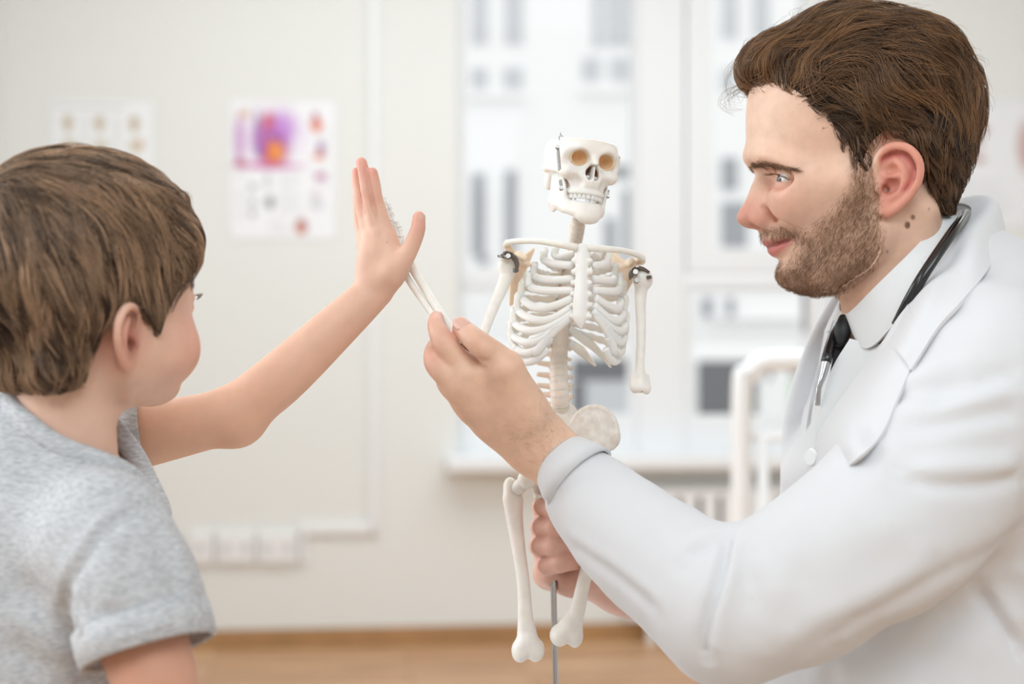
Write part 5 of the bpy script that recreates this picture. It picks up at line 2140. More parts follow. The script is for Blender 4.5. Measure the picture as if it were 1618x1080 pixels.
# spine: one vertebra shape, copied with its own size and place
vt = Field(V3(-22, -34, -9), V3(22, 14, 9), 0.0007)
vt.cone(V3(0, 0, -4.6), V3(0, 0, 4.6), 0.0080, 0.0080)
vt.box(V3(0, 0, 8.2), V3(20, 20, 4), k=0.001, sub=True)
vt.box(V3(0, 0, -8.2), V3(20, 20, 4), k=0.001, sub=True)
for k in range(24):
    a_ = k * math.tau / 24
    vt.ell(V3(10.2 * math.cos(a_), 10.2 * math.sin(a_), 0), V3(3, 3, 2.6), k=0.002, sub=True)
vt.cone(V3(0, -6, 1), V3(0, -11, 1), 0.0048, 0.004, k=0.003)
for s in (-1, 1):
    vt.cone(V3(s * 3, -9, 1), V3(s * 15, -13, 2.5), 0.0026, 0.002, k=0.003)
vt.cone(V3(0, -12, 0), V3(0, -24, -5), 0.0026, 0.0018, k=0.003)
vt_v, vt_q = vt.mesh()
vc = Field(V3(-22, -34, -9), V3(22, 14, 9), 0.0007)
vc.cone(V3(0, 0, -4.6), V3(0, 0, 4.6), 0.0084, 0.0084)
vc.box(V3(0, 0, 8.2), V3(20, 20, 4), k=0.001, sub=True)
vc.box(V3(0, 0, -8.2), V3(20, 20, 4), k=0.001, sub=True)
for k in range(24):
    a_ = k * math.tau / 24
    vc.ell(V3(10.4 * math.cos(a_), 10.4 * math.sin(a_), 0), V3(3, 3, 2.6), k=0.002, sub=True)
vc.cone(V3(0, -6, 1), V3(0, -12, 1), 0.0060, 0.004, k=0.003)
vc.cone(V3(0, -12, 0), V3(0, -18, -4), 0.0026, 0.0018, k=0.003)
vc_v, vc_q = vc.mesh()
vc_me = None
vt_me = None


def vertebra(p, axis, s, sz, neck=False):
    """s = width, sz = height factor"""
    global vt_me, vc_me
    z = np.asarray(axis) / np.linalg.norm(axis)
    y = ef - (ef @ z) * z
    y /= np.linalg.norm(y)
    x = np.cross(y, z)
    if neck and vc_me is None:
        o = mesh_obj('vertebra', vc_v, vc_q, M_BONE_SPINE, None)
        vc_me = o.data
    elif not neck and vt_me is None:
        o = mesh_obj('vertebra', vt_v, vt_q, M_BONE_SPINE, None)
        vt_me = o.data
    else:
        o = link('vertebra', vc_me if neck else vt_me)
    o.matrix_world = Matrix(((x[0] * s, y[0] * s, z[0] * sz, p[0]), (x[1] * s, y[1] * s, z[1] * sz, p[1]), (x[2] * s, y[2] * s, z[2] * sz, p[2]), (0, 0, 0, 1)))
    bpy.context.view_layer.update()
    o.parent = skel
    o.matrix_parent_inverse = skel.matrix_world.inverted()


spine_px = [(915, 345, 1.366), (913, 362, 1.372), (908, 388, 1.392), (902, 420, 1.405), (895, 460, 1.408), (889, 500, 1.404), (885, 540, 1.394), (883, 580, 1.382), (884, 620, 1.376), (887, 655, 1.384)]
sp = catmull([P(*q) for q in spine_px], 400)
arc = np.concatenate([[0], np.cumsum(np.linalg.norm(np.diff(sp, axis=0), axis=1))])
hts = [7.2] * 7 + [6.6 + 0.28 * k for k in range(12)] + [11.4] * 5
tot = sum(hts)
pos = 0
spine_pts = []
for k, h_ in enumerate(hts):
    c_ = (pos + h_ / 2) / tot * arc[-1]
    pos += h_
    i_ = int(np.searchsorted(arc, c_))
    i_ = min(max(i_, 2), 397)
    ax_ = sp[i_ - 2] - sp[i_ + 2]
    hh = h_ / tot * arc[-1]
    wd = 0.76 if k < 7 else (0.80 + 0.016 * (k - 7) if k < 19 else 1.04)
    vertebra(sp[i_], ax_, wd, hh / 9.2e-3 * 0.93, k < 8)
    spine_pts.append(sp[i_])
tube_obj('disc_column', catmull(sp[::20], 120), np.linspace(0.0054, 0.0084, 120), M_BONE_SPINE, skel, seg=20)
thor = spine_pts[7:19]

# ribs: traced on the viewer's left, mirrored across the body's middle plane
half_w = [20, 30, 38, 43, 47, 50, 52.5, 53, 52, 49, 42, 34]
half_d = [20, 27, 33, 37, 40, 42, 43, 43, 42, 39, 33, 27]
FRONT = {1: [(868, 392), (874, 404), (892, 407), (906, 402)],
         2: [(849, 396), (856, 411), (876, 419), (905, 422)],
         3: [(835, 419), (843, 436), (866, 444), (908, 443)],
         4: [(823, 434), (834, 453), (860, 461), (908, 461)],
         5: [(814, 446), (823, 471), (849, 488), (876, 484), (905, 472)],
         6: [(808, 468), (817, 491), (845, 506), (872, 504), (907, 483)],
         7: [(801, 493), (811, 511), (836, 523), (868, 517), (908, 492)],
         8: [(799, 513), (808, 530), (832, 541), (856, 535), (878, 514)],
         9: [(801, 532), (811, 550), (832, 557), (850, 550), (868, 532)],
         10: [(812, 552), (822, 567), (838, 570), (852, 562), (864, 550)]}


def cage_c(py):
    t = (py - 392) / (560 - 392)
    return P(912 + (893 - 912) * t, py, SKD + 0.004)


def local(px, py, a, b):
    """front-surface point of the cage ellipse seen at a pixel -> (x, y, z) in the body's frame"""
    X = (px - (912 - 19 * (py - 392) / 168.0)) * SKD / FPX
    x = X
    for _ in range(12):
        y = b * math.sqrt(max(1 - (x / a) ** 2, 0.0))
        x = np.clip((X - y * math.sin(KY)) / math.cos(KY), -a * 0.999, a * 0.999)
    return x, b * math.sqrt(max(1 - (x / a) ** 2, 0.0)), py


def cage(x, y, py):
    return cage_c(py) + x * ex + y * ef


for i in range(1, 13):
    a, b = half_w[i - 1] * mm, half_d[i - 1] * mm
    tz = thor[i - 1]
    py_s = 540 - (tz[2] - EYE) / tz[1] * FPX
    if i in FRONT:
        fr_ = [local(px, py, a, b) for px, py in FRONT[i]]
        y0 = FRONT[i][0][1]
        x0 = fr_[0][0]
        th0 = math.asin(np.clip(-x0 / a, -1, 1))
        back = []
        for t in np.linspace(0, 1, 9)[:-1]:
            th = math.radians(20) + (math.pi - math.radians(20) - th0 - 0.12) * t
            back.append((-a * math.sin(th), -b * math.cos(th), py_s - 3 + (y0 - py_s + 3) * t ** 1.15))
        pts = back + fr_
        nb = len(back) + (2 if i > 1 else 3)
    else:
        continue
    for s in (1, -1):
        w = [cage(s * x, y, py) for x, y, py in pts]
        st_ = thor[i - 1] + s * -0.006 * ex - 0.006 * ef
        q = catmull([st_] + w, 80)
        rr = 0.0033 if i < 11 else 0.0026
        cut = int(80 * (nb + 1) / (len(w) + 1)) if i in FRONT else 80
        taper = np.full(cut, rr)
        if i not in FRONT:
            taper = rr * np.linspace(1.1, 0.45, cut)
        v, f = tube_mesh(q[:cut], taper * (1 + 0.12 * np.sin(np.arange(cut) * 0.7)), 12, flat=ef, ratio=0.58)
        mesh_obj('rib', v, f, M_BONE, skel)
        if cut < 80:
            v, f = tube_mesh(q[cut - 1:], np.full(81 - cut, rr * 1.12), 12, flat=ef, ratio=0.7)
            mesh_obj('costal_cartilage', v, f, M_CARTILAGE, skel)
for pts_ in ([(899, 519, 1.398), (925, 537, 1.398), (948, 558, 1.388), (965, 580, 1.374)], [(872, 518, 1.396), (846, 536, 1.392), (826, 554, 1.378), (813, 571, 1.362)],
             [(899, 541, 1.394), (917, 553, 1.396), (930, 566, 1.390), (941, 578, 1.384)], [(870, 541, 1.392), (852, 556, 1.390), (840, 568, 1.382), (832, 578, 1.374)]):
    q = catmull([P(*p) for p in pts_], 40)
    v, f = tube_mesh(q, 0.0040 * np.concatenate([np.linspace(0.9, 1.15, 14), np.linspace(1.15, 0.25, 26)]), 12, flat=ef, ratio=0.42)
    mesh_obj('rib', v, f, M_BONE, skel)
# the joined cartilage of the lower margin
for s in (1, -1):
    am, bm_ = 51 * mm, 42.5 * mm
    pl = [local(px, py, am, bm_) for px, py in [(908, 494), (886, 511), (866, 530), (854, 546), (842, 562)]]
    q = catmull([cage(s * x, y + 0.0008, py) for x, y, py in pl], 40)
    v, f = tube_mesh(q, np.linspace(0.0036, 0.0044, 40) * np.minimum(1, np.sqrt(np.minimum(np.arange(40), 39 - np.arange(40)) / 5.0) + 0.05), 12, flat=ef, ratio=0.6)
    mesh_obj('costal_cartilage', v, f, M_CARTILAGE, skel)
    pl = [local(px, py, am, bm_) for px, py in [(874, 520), (852, 534), (834, 541)]]
    q = catmull([cage(s * x, y + 0.0004, py) for x, y, py in pl], 30)
    v, f = tube_mesh(q, np.linspace(0.0046, 0.0055, 30) * np.minimum(1, np.sqrt(np.minimum(np.arange(30), 29 - np.arange(30)) / 5.0) + 0.05), 12, flat=ef, ratio=0.5)
    mesh_obj('costal_cartilage', v, f, M_CARTILAGE, skel)

# breastbone
def cg(px, py, dd):
    return P(px, py, dd)


sf = Field(P(895, 530, 1.29) - 0.004, P(945, 385, 1.36) + 0.004, 0.0007)
sf.chain([P(921, 397, 1.334), P(920, 408, 1.331), P(919.5, 424, 1.327)], [0.0073, 0.0072, 0.0056], k=0.002, n=10, flat=ef, ratio=0.42)
sf.chain([P(919.5, 428, 1.326), P(918.5, 455, 1.321), P(917, 480, 1.317), P(916, 500, 1.315)], [0.0056, 0.0062, 0.0068, 0.0062], k=0.003, n=16, flat=ef, ratio=0.4)
sf.chain([P(916, 500, 1.315), P(917, 511, 1.315), P(918, 519, 1.316)], [0.004, 0.0026, 0.0012], k=0.003, n=8, flat=ef, ratio=0.5)
for k_ in range(6):
    y_ = 408 + 17.5 * k_
    for s in (-1, 1):
        c_ = P(919.5 - 0.03 * (y_ - 420) + s * (12.5 + 0.01 * (y_ - 400)), y_ + 4, 1.327 - 0.00013 * (y_ - 420))
        sf.ell(c_, 0.0026, k=0.002)
sf.obj('breastbone', M_CARTILAGE, skel)

# collarbones and shoulder blades
tube_obj('collarbone', [P(911, 391, 1.330), P(884, 386, 1.326), P(850, 381, 1.332), P(818, 381, 1.342), P(800, 384, 1.348)], [0.0036, 0.0030, 0.0026, 0.0027, 0.003], M_BONE, skel, n=40, seg=14)
tube_obj('collarbone', [P(928, 391, 1.333), P(955, 393, 1.338), P(985, 396, 1.352), P(1006, 402, 1.362), P(1016, 408, 1.368)], [0.0036, 0.0030, 0.0026, 0.0027, 0.003], M_BONE, skel, n=40, seg=14)
for side in (-1, 1):
    if side < 0:
        A, B, C_, acr, glen, cor = P(842, 396, 1.392), P(808, 478, 1.392), P(812, 418, 1.364), P(801, 387, 1.352), P(811, 414, 1.352), P(828, 408, 1.340)
    else:
        A, B, C_, acr, glen, cor = P(968, 400, 1.412), P(978, 480, 1.412), P(1000, 428, 1.385), P(1014, 412, 1.372), P(1001, 428, 1.374), P(991, 418, 1.356)
    lo, hi = bbox([A, B, C_, acr, glen, cor], 0.012)
    sc = Field(lo, hi, 0.0008)
    nrm_ = np.cross(B - A, C_ - A)
    nrm_ /= np.linalg.norm(nrm_)
    for t in np.linspace(0, 1, 9):
        sc.cone(A * (1 - t) + B * t, C_ * (1 - 0.35 * t) + B * 0.35 * t, 0.003, 0.003, k=0.003, flat=nrm_, ratio=0.36)
    sc.cone(C_, B, 0.003, 0.0024, k=0.002)
    sc.chain([A * 0.75 + B * 0.25 - 0.002 * nrm_, (A + C_) / 2 + 0.25 * (B - A) * 0.4, (C_ + acr) / 2 + np.array([0, 0.006, 0.004]), acr], [0.002, 0.0028, 0.0034, 0.0036], k=0.003, n=16)
    sc.ell(glen, (0.0045, 0.0045, 0.0062), k=0.003)
    sc.chain([C_ + np.array([0, -0.004, 0.004]), (cor + C_) / 2 + np.array([0, -0.004, 0.006]), cor], [0.0036, 0.0034, 0.003], k=0.003, n=10)
    sc.obj('shoulder_blade', M_BONE_INNER, skel)


def long_bone(name, pts, rs, heads, h=0.0008, material=None, k=0.003, n=28):
    lo, hi = bbox([p for p in pts] + [c for c, r in heads], 0.014)
    F = Field(lo, hi, h)
    F.chain(pts, rs, n=n, k=0.002)
    for c, r in heads:
        F.ell(c, r, k=k)
    return F.obj(name, material or M_BONE, skel)


# hanging arm (viewer's right)
long_bone('upper_arm_bone', [P(1014, 446, 1.366), P(1012, 475, 1.366), P(1013, 530, 1.364), P(1011, 580, 1.362), P(1012, 600, 1.362)], [0.0066, 0.0050, 0.0043, 0.0042, 0.0056],
          [(P(1013, 438, 1.364), (0.0085, 0.0085, 0.0085)), (P(1022, 442, 1.366), (0.0055, 0.006, 0.0075)), (P(1003, 610, 1.362), (0.0045, 0.0055, 0.0062)), (P(1013, 611, 1.360), (0.0048, 0.0055, 0.0055)),
           (P(1022, 613, 1.362), (0.0038, 0.0055, 0.0058)), (P(1002, 600, 1.364), (0.004, 0.004, 0.007)), (P(1021, 600, 1.364), (0.0035, 0.004, 0.007))])
screw(P(1014, 617, 1.357), (0, -1, 0), 0.0012, 0.002, m=M_COPPER)
# raised arm (viewer's left)
long_bone('upper_arm_bone', [P(803, 424, 1.350), P(797, 445, 1.345), P(780, 485, 1.322), P(764, 525, 1.295), P(752, 555, 1.272)], [0.0075, 0.0058, 0.0046, 0.0044, 0.0054],
          [(P(806, 416, 1.350), (0.0082, 0.0082, 0.0082)), (P(797, 421, 1.348), (0.006, 0.006, 0.008)), (P(749, 563, 1.266), (0.006, 0.0075, 0.0055))])
gr = P(718, 533, 1.262)
long_bone('forearm_bone', [P(755, 575, 1.248), P(736, 549, 1.257), P(716, 524, 1.2635), P(684, 476, 1.285), P(657, 432, 1.305), P(640, 402, 1.318)], [0.0042, 0.0040, 0.0038, 0.0036, 0.0038, 0.0046],
          [(P(638, 398, 1.320), (0.0045, 0.0045, 0.0045))])
long_bone('forearm_bone', [P(744, 580, 1.250), P(726, 552, 1.258), P(706, 528, 1.265), P(672, 480, 1.287), P(648, 446, 1.305), P(630, 412, 1.320)], [0.0046, 0.0040, 0.0034, 0.0030, 0.0030, 0.0036],
          [(P(629, 409, 1.321), (0.0042, 0.0042, 0.0042))])
# elbow hinge
bm = bmesh.new()
q4 = Vector(P(752, 560, 1.252) - P(722, 540, 1.262)).to_track_quat('X', 'Z').to_matrix().to_4x4()
bm_box(bm, (-0.008, -0.0015, -0.0022), (0.008, 0.0015, 0.0022), 0.0008, Matrix.Translation(P(738, 553, 1.2505)) @ q4)
from_bm('elbow_hinge', bm, M_COPPER, skel)
screw(P(728, 546, 1.253), (0, -1, 0.3), 0.0016, 0.003)
screw(P(750, 561, 1.247), (0, -1, 0.3), 0.0016, 0.003)
# the model's hand, lying behind the boy's
wr_ = P(632, 396, 1.322)
tips = [(594, 326, 1.334), (600, 310, 1.334), (607, 312, 1.333), (614, 322, 1.332)]
for j, (tx, ty, td) in enumerate(tips):
    tip = P(tx, ty, td)
    base = wr_ + (P(617 + 4.5 * j, 381 - 2 * j, 1.326) - wr_)
    seq = [base, base + 0.42 * (tip - base), base + 0.70 * (tip - base), base + 0.87 * (tip - base), tip]
    for a_, b_, r_ in zip(seq[:-1], seq[1:], (0.0021, 0.0019, 0.0017, 0.0015)):
        d_ = b_ - a_
        v, f = tube_mesh(catmull([a_ + 0.04 * d_, a_ + 0.2 * d_, a_ + 0.5 * d_, a_ + 0.8 * d_, a_ + 0.96 * d_], 14),
                         r_ * np.array([1.15, 1.2, 1.1, 0.95, 0.85, 0.8, 0.78, 0.78, 0.8, 0.85, 0.95, 1.1, 1.2, 1.1]), 10)
        mesh_obj('finger_bone', v, f, M_BONE, skel)
for j in range(4):
    c_ = P(619 + 5 * j, 391 - 1.5 * j, 1.325)
    F = Field(c_ - 0.006, c_ + 0.006, 0.0006)
    F.ell(c_, (0.0028, 0.003, 0.0032))
    F.obj('wrist_bone', M_BONE, skel)
seq = [P(632, 390, 1.322), P(635, 376, 1.325), P(631, 360, 1.327), P(626, 348, 1.328)]
for a_, b_ in zip(seq[:-1], seq[1:]):
    d_ = b_ - a_
    v, f = tube_mesh(catmull([a_ + 0.04 * d_, a_ + 0.5 * d_, a_ + 0.96 * d_], 9), 0.0019 * np.array([1.2, 1.2, 1, .85, .8, .85, 1, 1.2, 1.1]), 10)
    mesh_obj('finger_bone', v, f, M_BONE, skel)


# shoulder fittings
def bracket(pts, wdir, width, th=0.0012):
    pts = catmull(pts, 16)
    rows_ = [pts + np.asarray(wdir) * width * s for s in (-0.5, 0.5)]
    o = strip_obj('shoulder_bracket', [list(rows_[0][::3]), list(rows_[1][::3])], M_DARKSTEEL, skel, n=18, m=3, thick=th)
    return o


bracket([P(792, 402, 1.340), P(800, 400, 1.338), P(812, 406, 1.337), P(817, 418, 1.338), P(815, 428, 1.340)], (0.3, -0.9, 0.3), 0.009)
screw(P(803, 405, 1.333), (0, -1, 0.3), 0.0024, 0.004)
screw(P(815, 427, 1.335), (0.4, -1, 0), 0.0022, 0.004)
tube_obj('bracket_pin', [P(787, 404, 1.342), P(802, 408, 1.336)], 0.0011, M_DARKSTEEL, skel, seg=8)
bracket([P(998, 440, 1.357), P(997, 428, 1.355), P(1004, 423, 1.354), P(1014, 425, 1.356), P(1024, 432, 1.360)], (0.3, -0.9, 0.3), 0.008)
screw(P(1004, 430, 1.350), (0, -1, 0.3), 0.0026, 0.004)
screw(P(1006, 443, 1.350), (0, -1, 0.2), 0.0024, 0.004)
screw(P(1026, 438, 1.356), (1, -0.5, 0.2), 0.0018, 0.004)

# pelvis
pv = Field(P(800, 800, 1.30) - 0.01, P(985, 640, 1.42) + 0.01, 0.0009)
for s, cxp, cyp, dd in ((1, 938, 683, 1.352), (-1, 838, 690, 1.345)):
    c_ = P(cxp, cyp, dd)
    fa_ = ef * 0.85 - s * ex * 0.5 + ez * 0.15
    fa_ /= np.linalg.norm(fa_)
    pv.ell(c_, (0.0042, 0.0215, 0.0235), k=0.003, R=rot_to(fa_))
    # thick rim of the crest
    R_ = rot_to(fa_)
    an = np.linspace(-0.6, 3.5, 22) if s > 0 else np.linspace(-0.35, 3.75, 22)
    pv.chain([c_ + R_[:, 1] * 0.0212 * math.cos(t) + R_[:, 2] * 0.0230 * math.sin(t) for t in an], 0.0024, k=0.002)
    hip_ = P(932, 742, 1.355) if s > 0 else P(843, 745, 1.350)
    pv.cone(c_ - ez * 0.012, hip_, 0.009, 0.0095, k=0.008)
    pv.ell(hip_, 0.0118, k=0.004)
    pv.ell(P(972, 692, 1.347) if s > 0 else P(803, 700, 1.338), (0.0042, 0.005, 0.0062), k=0.004)
    isc = P(915, 785, 1.365) if s > 0 else P(852, 785, 1.362)
    pub = P(890, 772, 1.335) if s > 0 else P(880, 772, 1.333)
    pv.chain([hip_, isc + np.array([0, 0, 0.006]), isc], [0.007, 0.0058, 0.005], k=0.004, n=8)
    pv.chain([hip_, pub], [0.006, 0.0045], k=0.004, n=6)
    pv.chain([isc, (isc + pub) / 2 - ez * 0.004, pub], 0.0036, k=0.003, n=8)
pv.cone(P(887, 660, 1.386), P(882, 735, 1.392), 0.0165, 0.006, k=0.006, flat=ef, ratio=0.6)
pv.cone(P(900, 672, 1.376), P(925, 690, 1.362), 0.008, 0.007, k=0.006)
pv.cone(P(874, 672, 1.374), P(852, 695, 1.352), 0.008, 0.007, k=0.006)
for s_ in (1, -1):
    pv.ell((P(934, 752, 1.340) if s_ > 0 else P(836, 754, 1.342)), 0.0088, k=0.001, sub=True)
pv.obj('pelvis', M_BONE_PIT, skel)

# thigh bones
long_bone('thigh_bone', [P(811, 790, 1.352), P(813, 818, 1.352), P(820, 870, 1.350), P(827, 920, 1.350), P(830, 970, 1.350), P(833, 1005, 1.350)], [0.0092, 0.0076, 0.0060, 0.0058, 0.0066, 0.0092],
          [(P(833, 757, 1.343), 0.0086), (P(807, 778, 1.352), (0.0062, 0.0075, 0.0105)), (P(806, 766, 1.354), (0.0055, 0.006, 0.007)), (P(822, 1027, 1.350), (0.0078, 0.0115, 0.0105)), (P(846, 1026, 1.350), (0.0082, 0.0115, 0.0105)),
           (P(834, 1016, 1.345), (0.0080, 0.0075, 0.0095))], k=0.004)
nk = Field(P(800, 800, 1.33) - 0.01, P(845, 745, 1.37) + 0.01, 0.0008)
nk.cone(P(829, 761, 1.345), P(811, 778, 1.352), 0.0062, 0.0068)
nk.obj('thigh_bone_neck', M_BONE, skel)
long_bone('thigh_bone', [P(953, 785, 1.346), P(943, 830, 1.344), P(932, 880, 1.342), P(922, 920, 1.342), P(912, 965, 1.342), P(903, 985, 1.342)], [0.0085, 0.0064, 0.0058, 0.0060, 0.0070, 0.0098],
          [(P(937, 755, 1.348), 0.0086), (P(958, 772, 1.348), (0.0062, 0.0075, 0.0105)), (P(884, 1003, 1.340), (0.0086, 0.0115, 0.0098)), (P(908, 1003, 1.342), (0.0075, 0.0115, 0.0108)),
           (P(897, 994, 1.337), (0.0085, 0.008, 0.0095))], k=0.004)

# rod and floor stand
fz = P(878, 1080, 1.37)
dirp = P(879.3, 1080, 1.37) - P(874, 907, 1.37)
foot = fz + dirp / -dirp[2] * (fz[2] - TBZ - 0.01)
tube_obj('support_rod', [P(870.5, 770, 1.372), P(874, 907, 1.37), fz, foot], 0.0027, M_STEEL, skel, seg=20)
bm = bmesh.new()
bmesh.ops.create_cone(bm, cap_ends=True, segments=48, radius1=0.085, radius2=0.08, depth=0.015, matrix=Matrix.Translation((foot[0], foot[1], TBZ + 0.0076)))
from_bm('stand_base', bm, M_DARKSTEEL, skel, smooth=True, angle=40)


# ------------------------------------------------------------------ the boy
byaw = math.radians(51)
Bf = np.array([math.cos(byaw), math.sin(byaw), 0])
Bl = np.array([math.sin(byaw), -math.cos(byaw), 0])         # his right, towards the camera
BC = P(134, 400, 1.14)


def boy_world(p):
    p = np.asarray(p, float)
    return BC + p[..., 0:1] * Bf + p[..., 1:2] * Bl + p[..., 2:3] * Hu


def boy_px(px, py, v):
    k = (px - 809.0) / FPX
    A = np.array([[Bf[0], -k], [Bf[1], -1.0]])
    b = np.array([-BC[0] - v * Bl[0], -BC[1] - v * Bl[1]])
    u, d = np.linalg.solve(A, b)
    return np.array([u, v, EYE - (py - 540.0) / FPX * d - BC[2]])


bh = Head(V3(-125, -92, -200), V3(112, 92, 105), 0.0015)
bh.ell(V3(-8, 0, 6), V3(80, 68, 64))
bh.loft([(40, 71, 0, -80, 65, 2.1), (0, 75, 2, -84, 66, 2.1), (-20, 81, 3, -80, 67, 2.25), (-35, 80, 3, -66, 66, 2.3), (-50, 80, 2, -52, 65, 2.3), (-65, 79, 0, -40, 63, 2.3),
         (-80, 81, 0, -30, 61, 2.2), (-92, 81, 0, -20, 56, 2.1), (-102, 78, 8, -8, 47, 2.0), (-110, 73, 16, 6, 36, 2.0), (-115, 61, 22, 14, 25, 2.0)], -116, 42, sig=3, k=0.010, kcap=0.009)
bh.cone(V3(-20, 0, -60), V3(-10, 0, -195), 0.036, 0.034, k=0.018)
bh.cone(V3(-28, 34, -70), V3(4, 10, -190), 0.010, 0.009, k=0.015)
bh.ell(V3(47, 38, -72), V3(24, 22, 22), k=0.018)
bh.ell(V3(66, 0, -103), V3(13, 17, 11), k=0.012)
bh.ell(V3(83, 26, -34), V3(9, 14, 8), k=0.010, sub=True)
BEB = V3(66, 27, -35)
bh.ell(BEB, V3(13.2, 13.4, 12.6), k=0.005)
bh.chain([V3(78, 18, -36), V3(81, 26, -34.5), V3(78.5, 34, -35), V3(71.5, 40, -37)], [0.001, 0.0042, 0.004, 0.001], k=0.0015, n=12, sub=True)
bh.chain([V3(80, 0, -38), V3(83, 0, -50), V3(86, 0, -58)], [0.006, 0.006, 0.0065], k=0.010, n=8)
bh.ell(V3(86, 0, -61), V3(8, 8, 7), k=0.007)
bh.ell(V3(79, 9, -63), V3(8, 5.5, 6), k=0.005)
bh.chain([V3(82.5, 0, -81), V3(79, 10, -81), V3(71, 20, -80)], [0.0042, 0.0042, 0.002], k=0.004, n=10)
bh.chain([V3(81, 0, -89), V3(78, 9, -88), V3(71, 19, -83)], [0.005, 0.0048, 0.002], k=0.004, n=10)
bh.chain([V3(87, 0, -84.5), V3(82, 11, -84), V3(72, 21, -81)], 0.0012, k=0.003, n=10, sub=True)
bh_bare = Bare(bh)
BE = boy_px(188, 534, 0.064)                                       # middle of the ear


def EB3(u, v, w):
    q = E3(u, v, w) / mm
    return V3((q[0] + 13) * 0.80, (q[1] - 74) * 0.95, (q[2] + 28) * 0.80) + BE


bh.ell(EB3(-14, 77, -16), V3(13, 4.4, 19.5), k=0.006, R=rot_to((math.cos(0.5), -math.sin(0.5), 0)))
bh.ell(EB3(-7, 72.5, -44), V3(6, 3.8, 6.5), k=0.006)
bh.chain([EB3(*p) for p in ear], np.array([2.2, 3.0, 3.2, 3.2, 3.3, 3.3, 3.2, 3.1, 3, 3, 3.0, 3.5, 3.5, 2.4]) * mm, k=0.0025, n=44)
bh.chain([EB3(-2, 79.5, 3), EB3(-11, 83.5, 6.5), EB3(-21, 87, 4), EB3(-27, 88.5, -5), EB3(-27.5, 87.5, -17), EB3(-22.5, 84.5, -28)], 0.0019, k=0.002, n=30, sub=True)
bh.ell(EB3(-10, 82, -25), V3(6.5, 8, 7.5), k=0.003, sub=True)
bh.ell(EB3(-7, 81, -9), V3(5.6, 5, 4.6), k=0.003, sub=True)
bh.chain([EB3(-13, 81, 0), EB3(-19, 84, -8), EB3(-21, 83.5, -19), EB3(-17, 80.5, -30), EB3(-10, 77, -36)], 0.0024, k=0.003, n=24)
bh.ell(EB3(2.5, 73.5, -25), V3(3, 3.5, 4.4), k=0.003)
bh.ell(EB3(-4, 79, -27), V3(3.6, 9, 4.2), k=0.002, sub=True)


def boy_color(p):
    a = p.copy()
    a[:, 1] = np.abs(a[:, 1])
    c = np.ones_like(p) * np.array(srgb(228, 188, 166)[:3])
    c = lay(c, (222, 150, 134), 0.6 * g3(a, (58, 44, -68), (20, 24, 18)))
    c = lay(c, (216, 136, 118), 0.55 * np.clip(1.4 - np.linalg.norm((a - BE) / np.array([0.024, 0.016, 0.032]), axis=1), 0, 1))
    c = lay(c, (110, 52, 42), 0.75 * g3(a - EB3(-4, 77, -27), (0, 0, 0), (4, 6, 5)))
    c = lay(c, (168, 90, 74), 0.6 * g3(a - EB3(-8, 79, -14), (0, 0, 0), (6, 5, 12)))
    q = a[:, [0, 2]] / mm
    c = lay(c, (204, 120, 116), 0.8 * soft_poly(q, [(90, -78), (80, -78.5), (69, -80), (70, -83), (78, -93), (88, -95)], 2.5) * (a[:, 1] < 0.024))
    c = lay(c, (208, 150, 130), 0.4 * g3(a, (84, 0, -60), (10, 10, 10)))
    return np.hstack([c, np.ones((len(c), 1))])


boy_parts = [bh.obj('head_piece', M_SKIN_CHILD, None, boy_color, boy_world)]

# raised left arm and hand
bs, be, bw = P(110, 705, 1.265), P(366, 656, 1.285), P(592, 459, 1.302)
fI = [P(610, 372, 1.302), P(595, 318, 1.300), P(591, 290, 1.299), P(588, 273, 1.298)]
fM = [P(596, 368, 1.300), P(581, 311, 1.299), P(575, 277, 1.300), P(571, 257, 1.301)]
fR = [P(584, 374, 1.304), P(571, 327, 1.308), P(566, 293, 1.312), P(564, 272, 1.314)]
fP = [P(577, 386, 1.312), P(568, 352, 1.318), P(566, 327, 1.321), P(564, 309, 1.322)]
fT = [P(617, 432, 1.294), P(642, 403, 1.290), P(659, 366, 1.288), P(662, 343, 1.288)]
lo, hi = bbox([bs, be, bw] + fI + fM + fR + fP + fT, 0.034)
ba = Field(lo, hi, 0.0010)
ba.chain([bs, P(240, 684, 1.272), be], [0.034, 0.0268, 0.0228], n=14, k=0.004)
ba.chain([be, P(440, 600, 1.287), P(540, 508, 1.296), bw], [0.0225, 0.0228, 0.0186, 0.0158], n=16, k=0.010, flat=camd, ratio=0.92)
ba.ell(be + np.array([0.006, 0.003, -0.006]), (0.0165, 0.0165, 0.015), k=0.020)
for m_, r0, r1 in ((fI[0], 0.0125, 0.0078), (fM[0], 0.0125, 0.0078), (fR[0], 0.0122, 0.0074), (fP[0], 0.0115, 0.0068)):
    ba.cone(bw + 0.15 * (m_ - bw), m_, r0, r1, k=0.008, flat=camd, ratio=0.85)
ba.ell(P(603, 415, 1.300), (0.018, 0.0105, 0.024), k=0.010)
ba.cone(P(622, 425, 1.296), P(614, 384, 1.300), 0.0085, 0.0062, k=0.008)
for pts, rs in ((fI, [0.0072, 0.0061, 0.0055, 0.0049]), (fM, [0.0072, 0.0061, 0.0055, 0.0049]), (fR, [0.0068, 0.0057, 0.0052, 0.0046]), (fP, [0.006, 0.005, 0.0045, 0.0041])):
    finger(ba, pts, rs, k=0.0018, web=0.004)
finger(ba, fT, [0.0115, 0.0080, 0.0066, 0.0054], k=0.003, web=0.010)
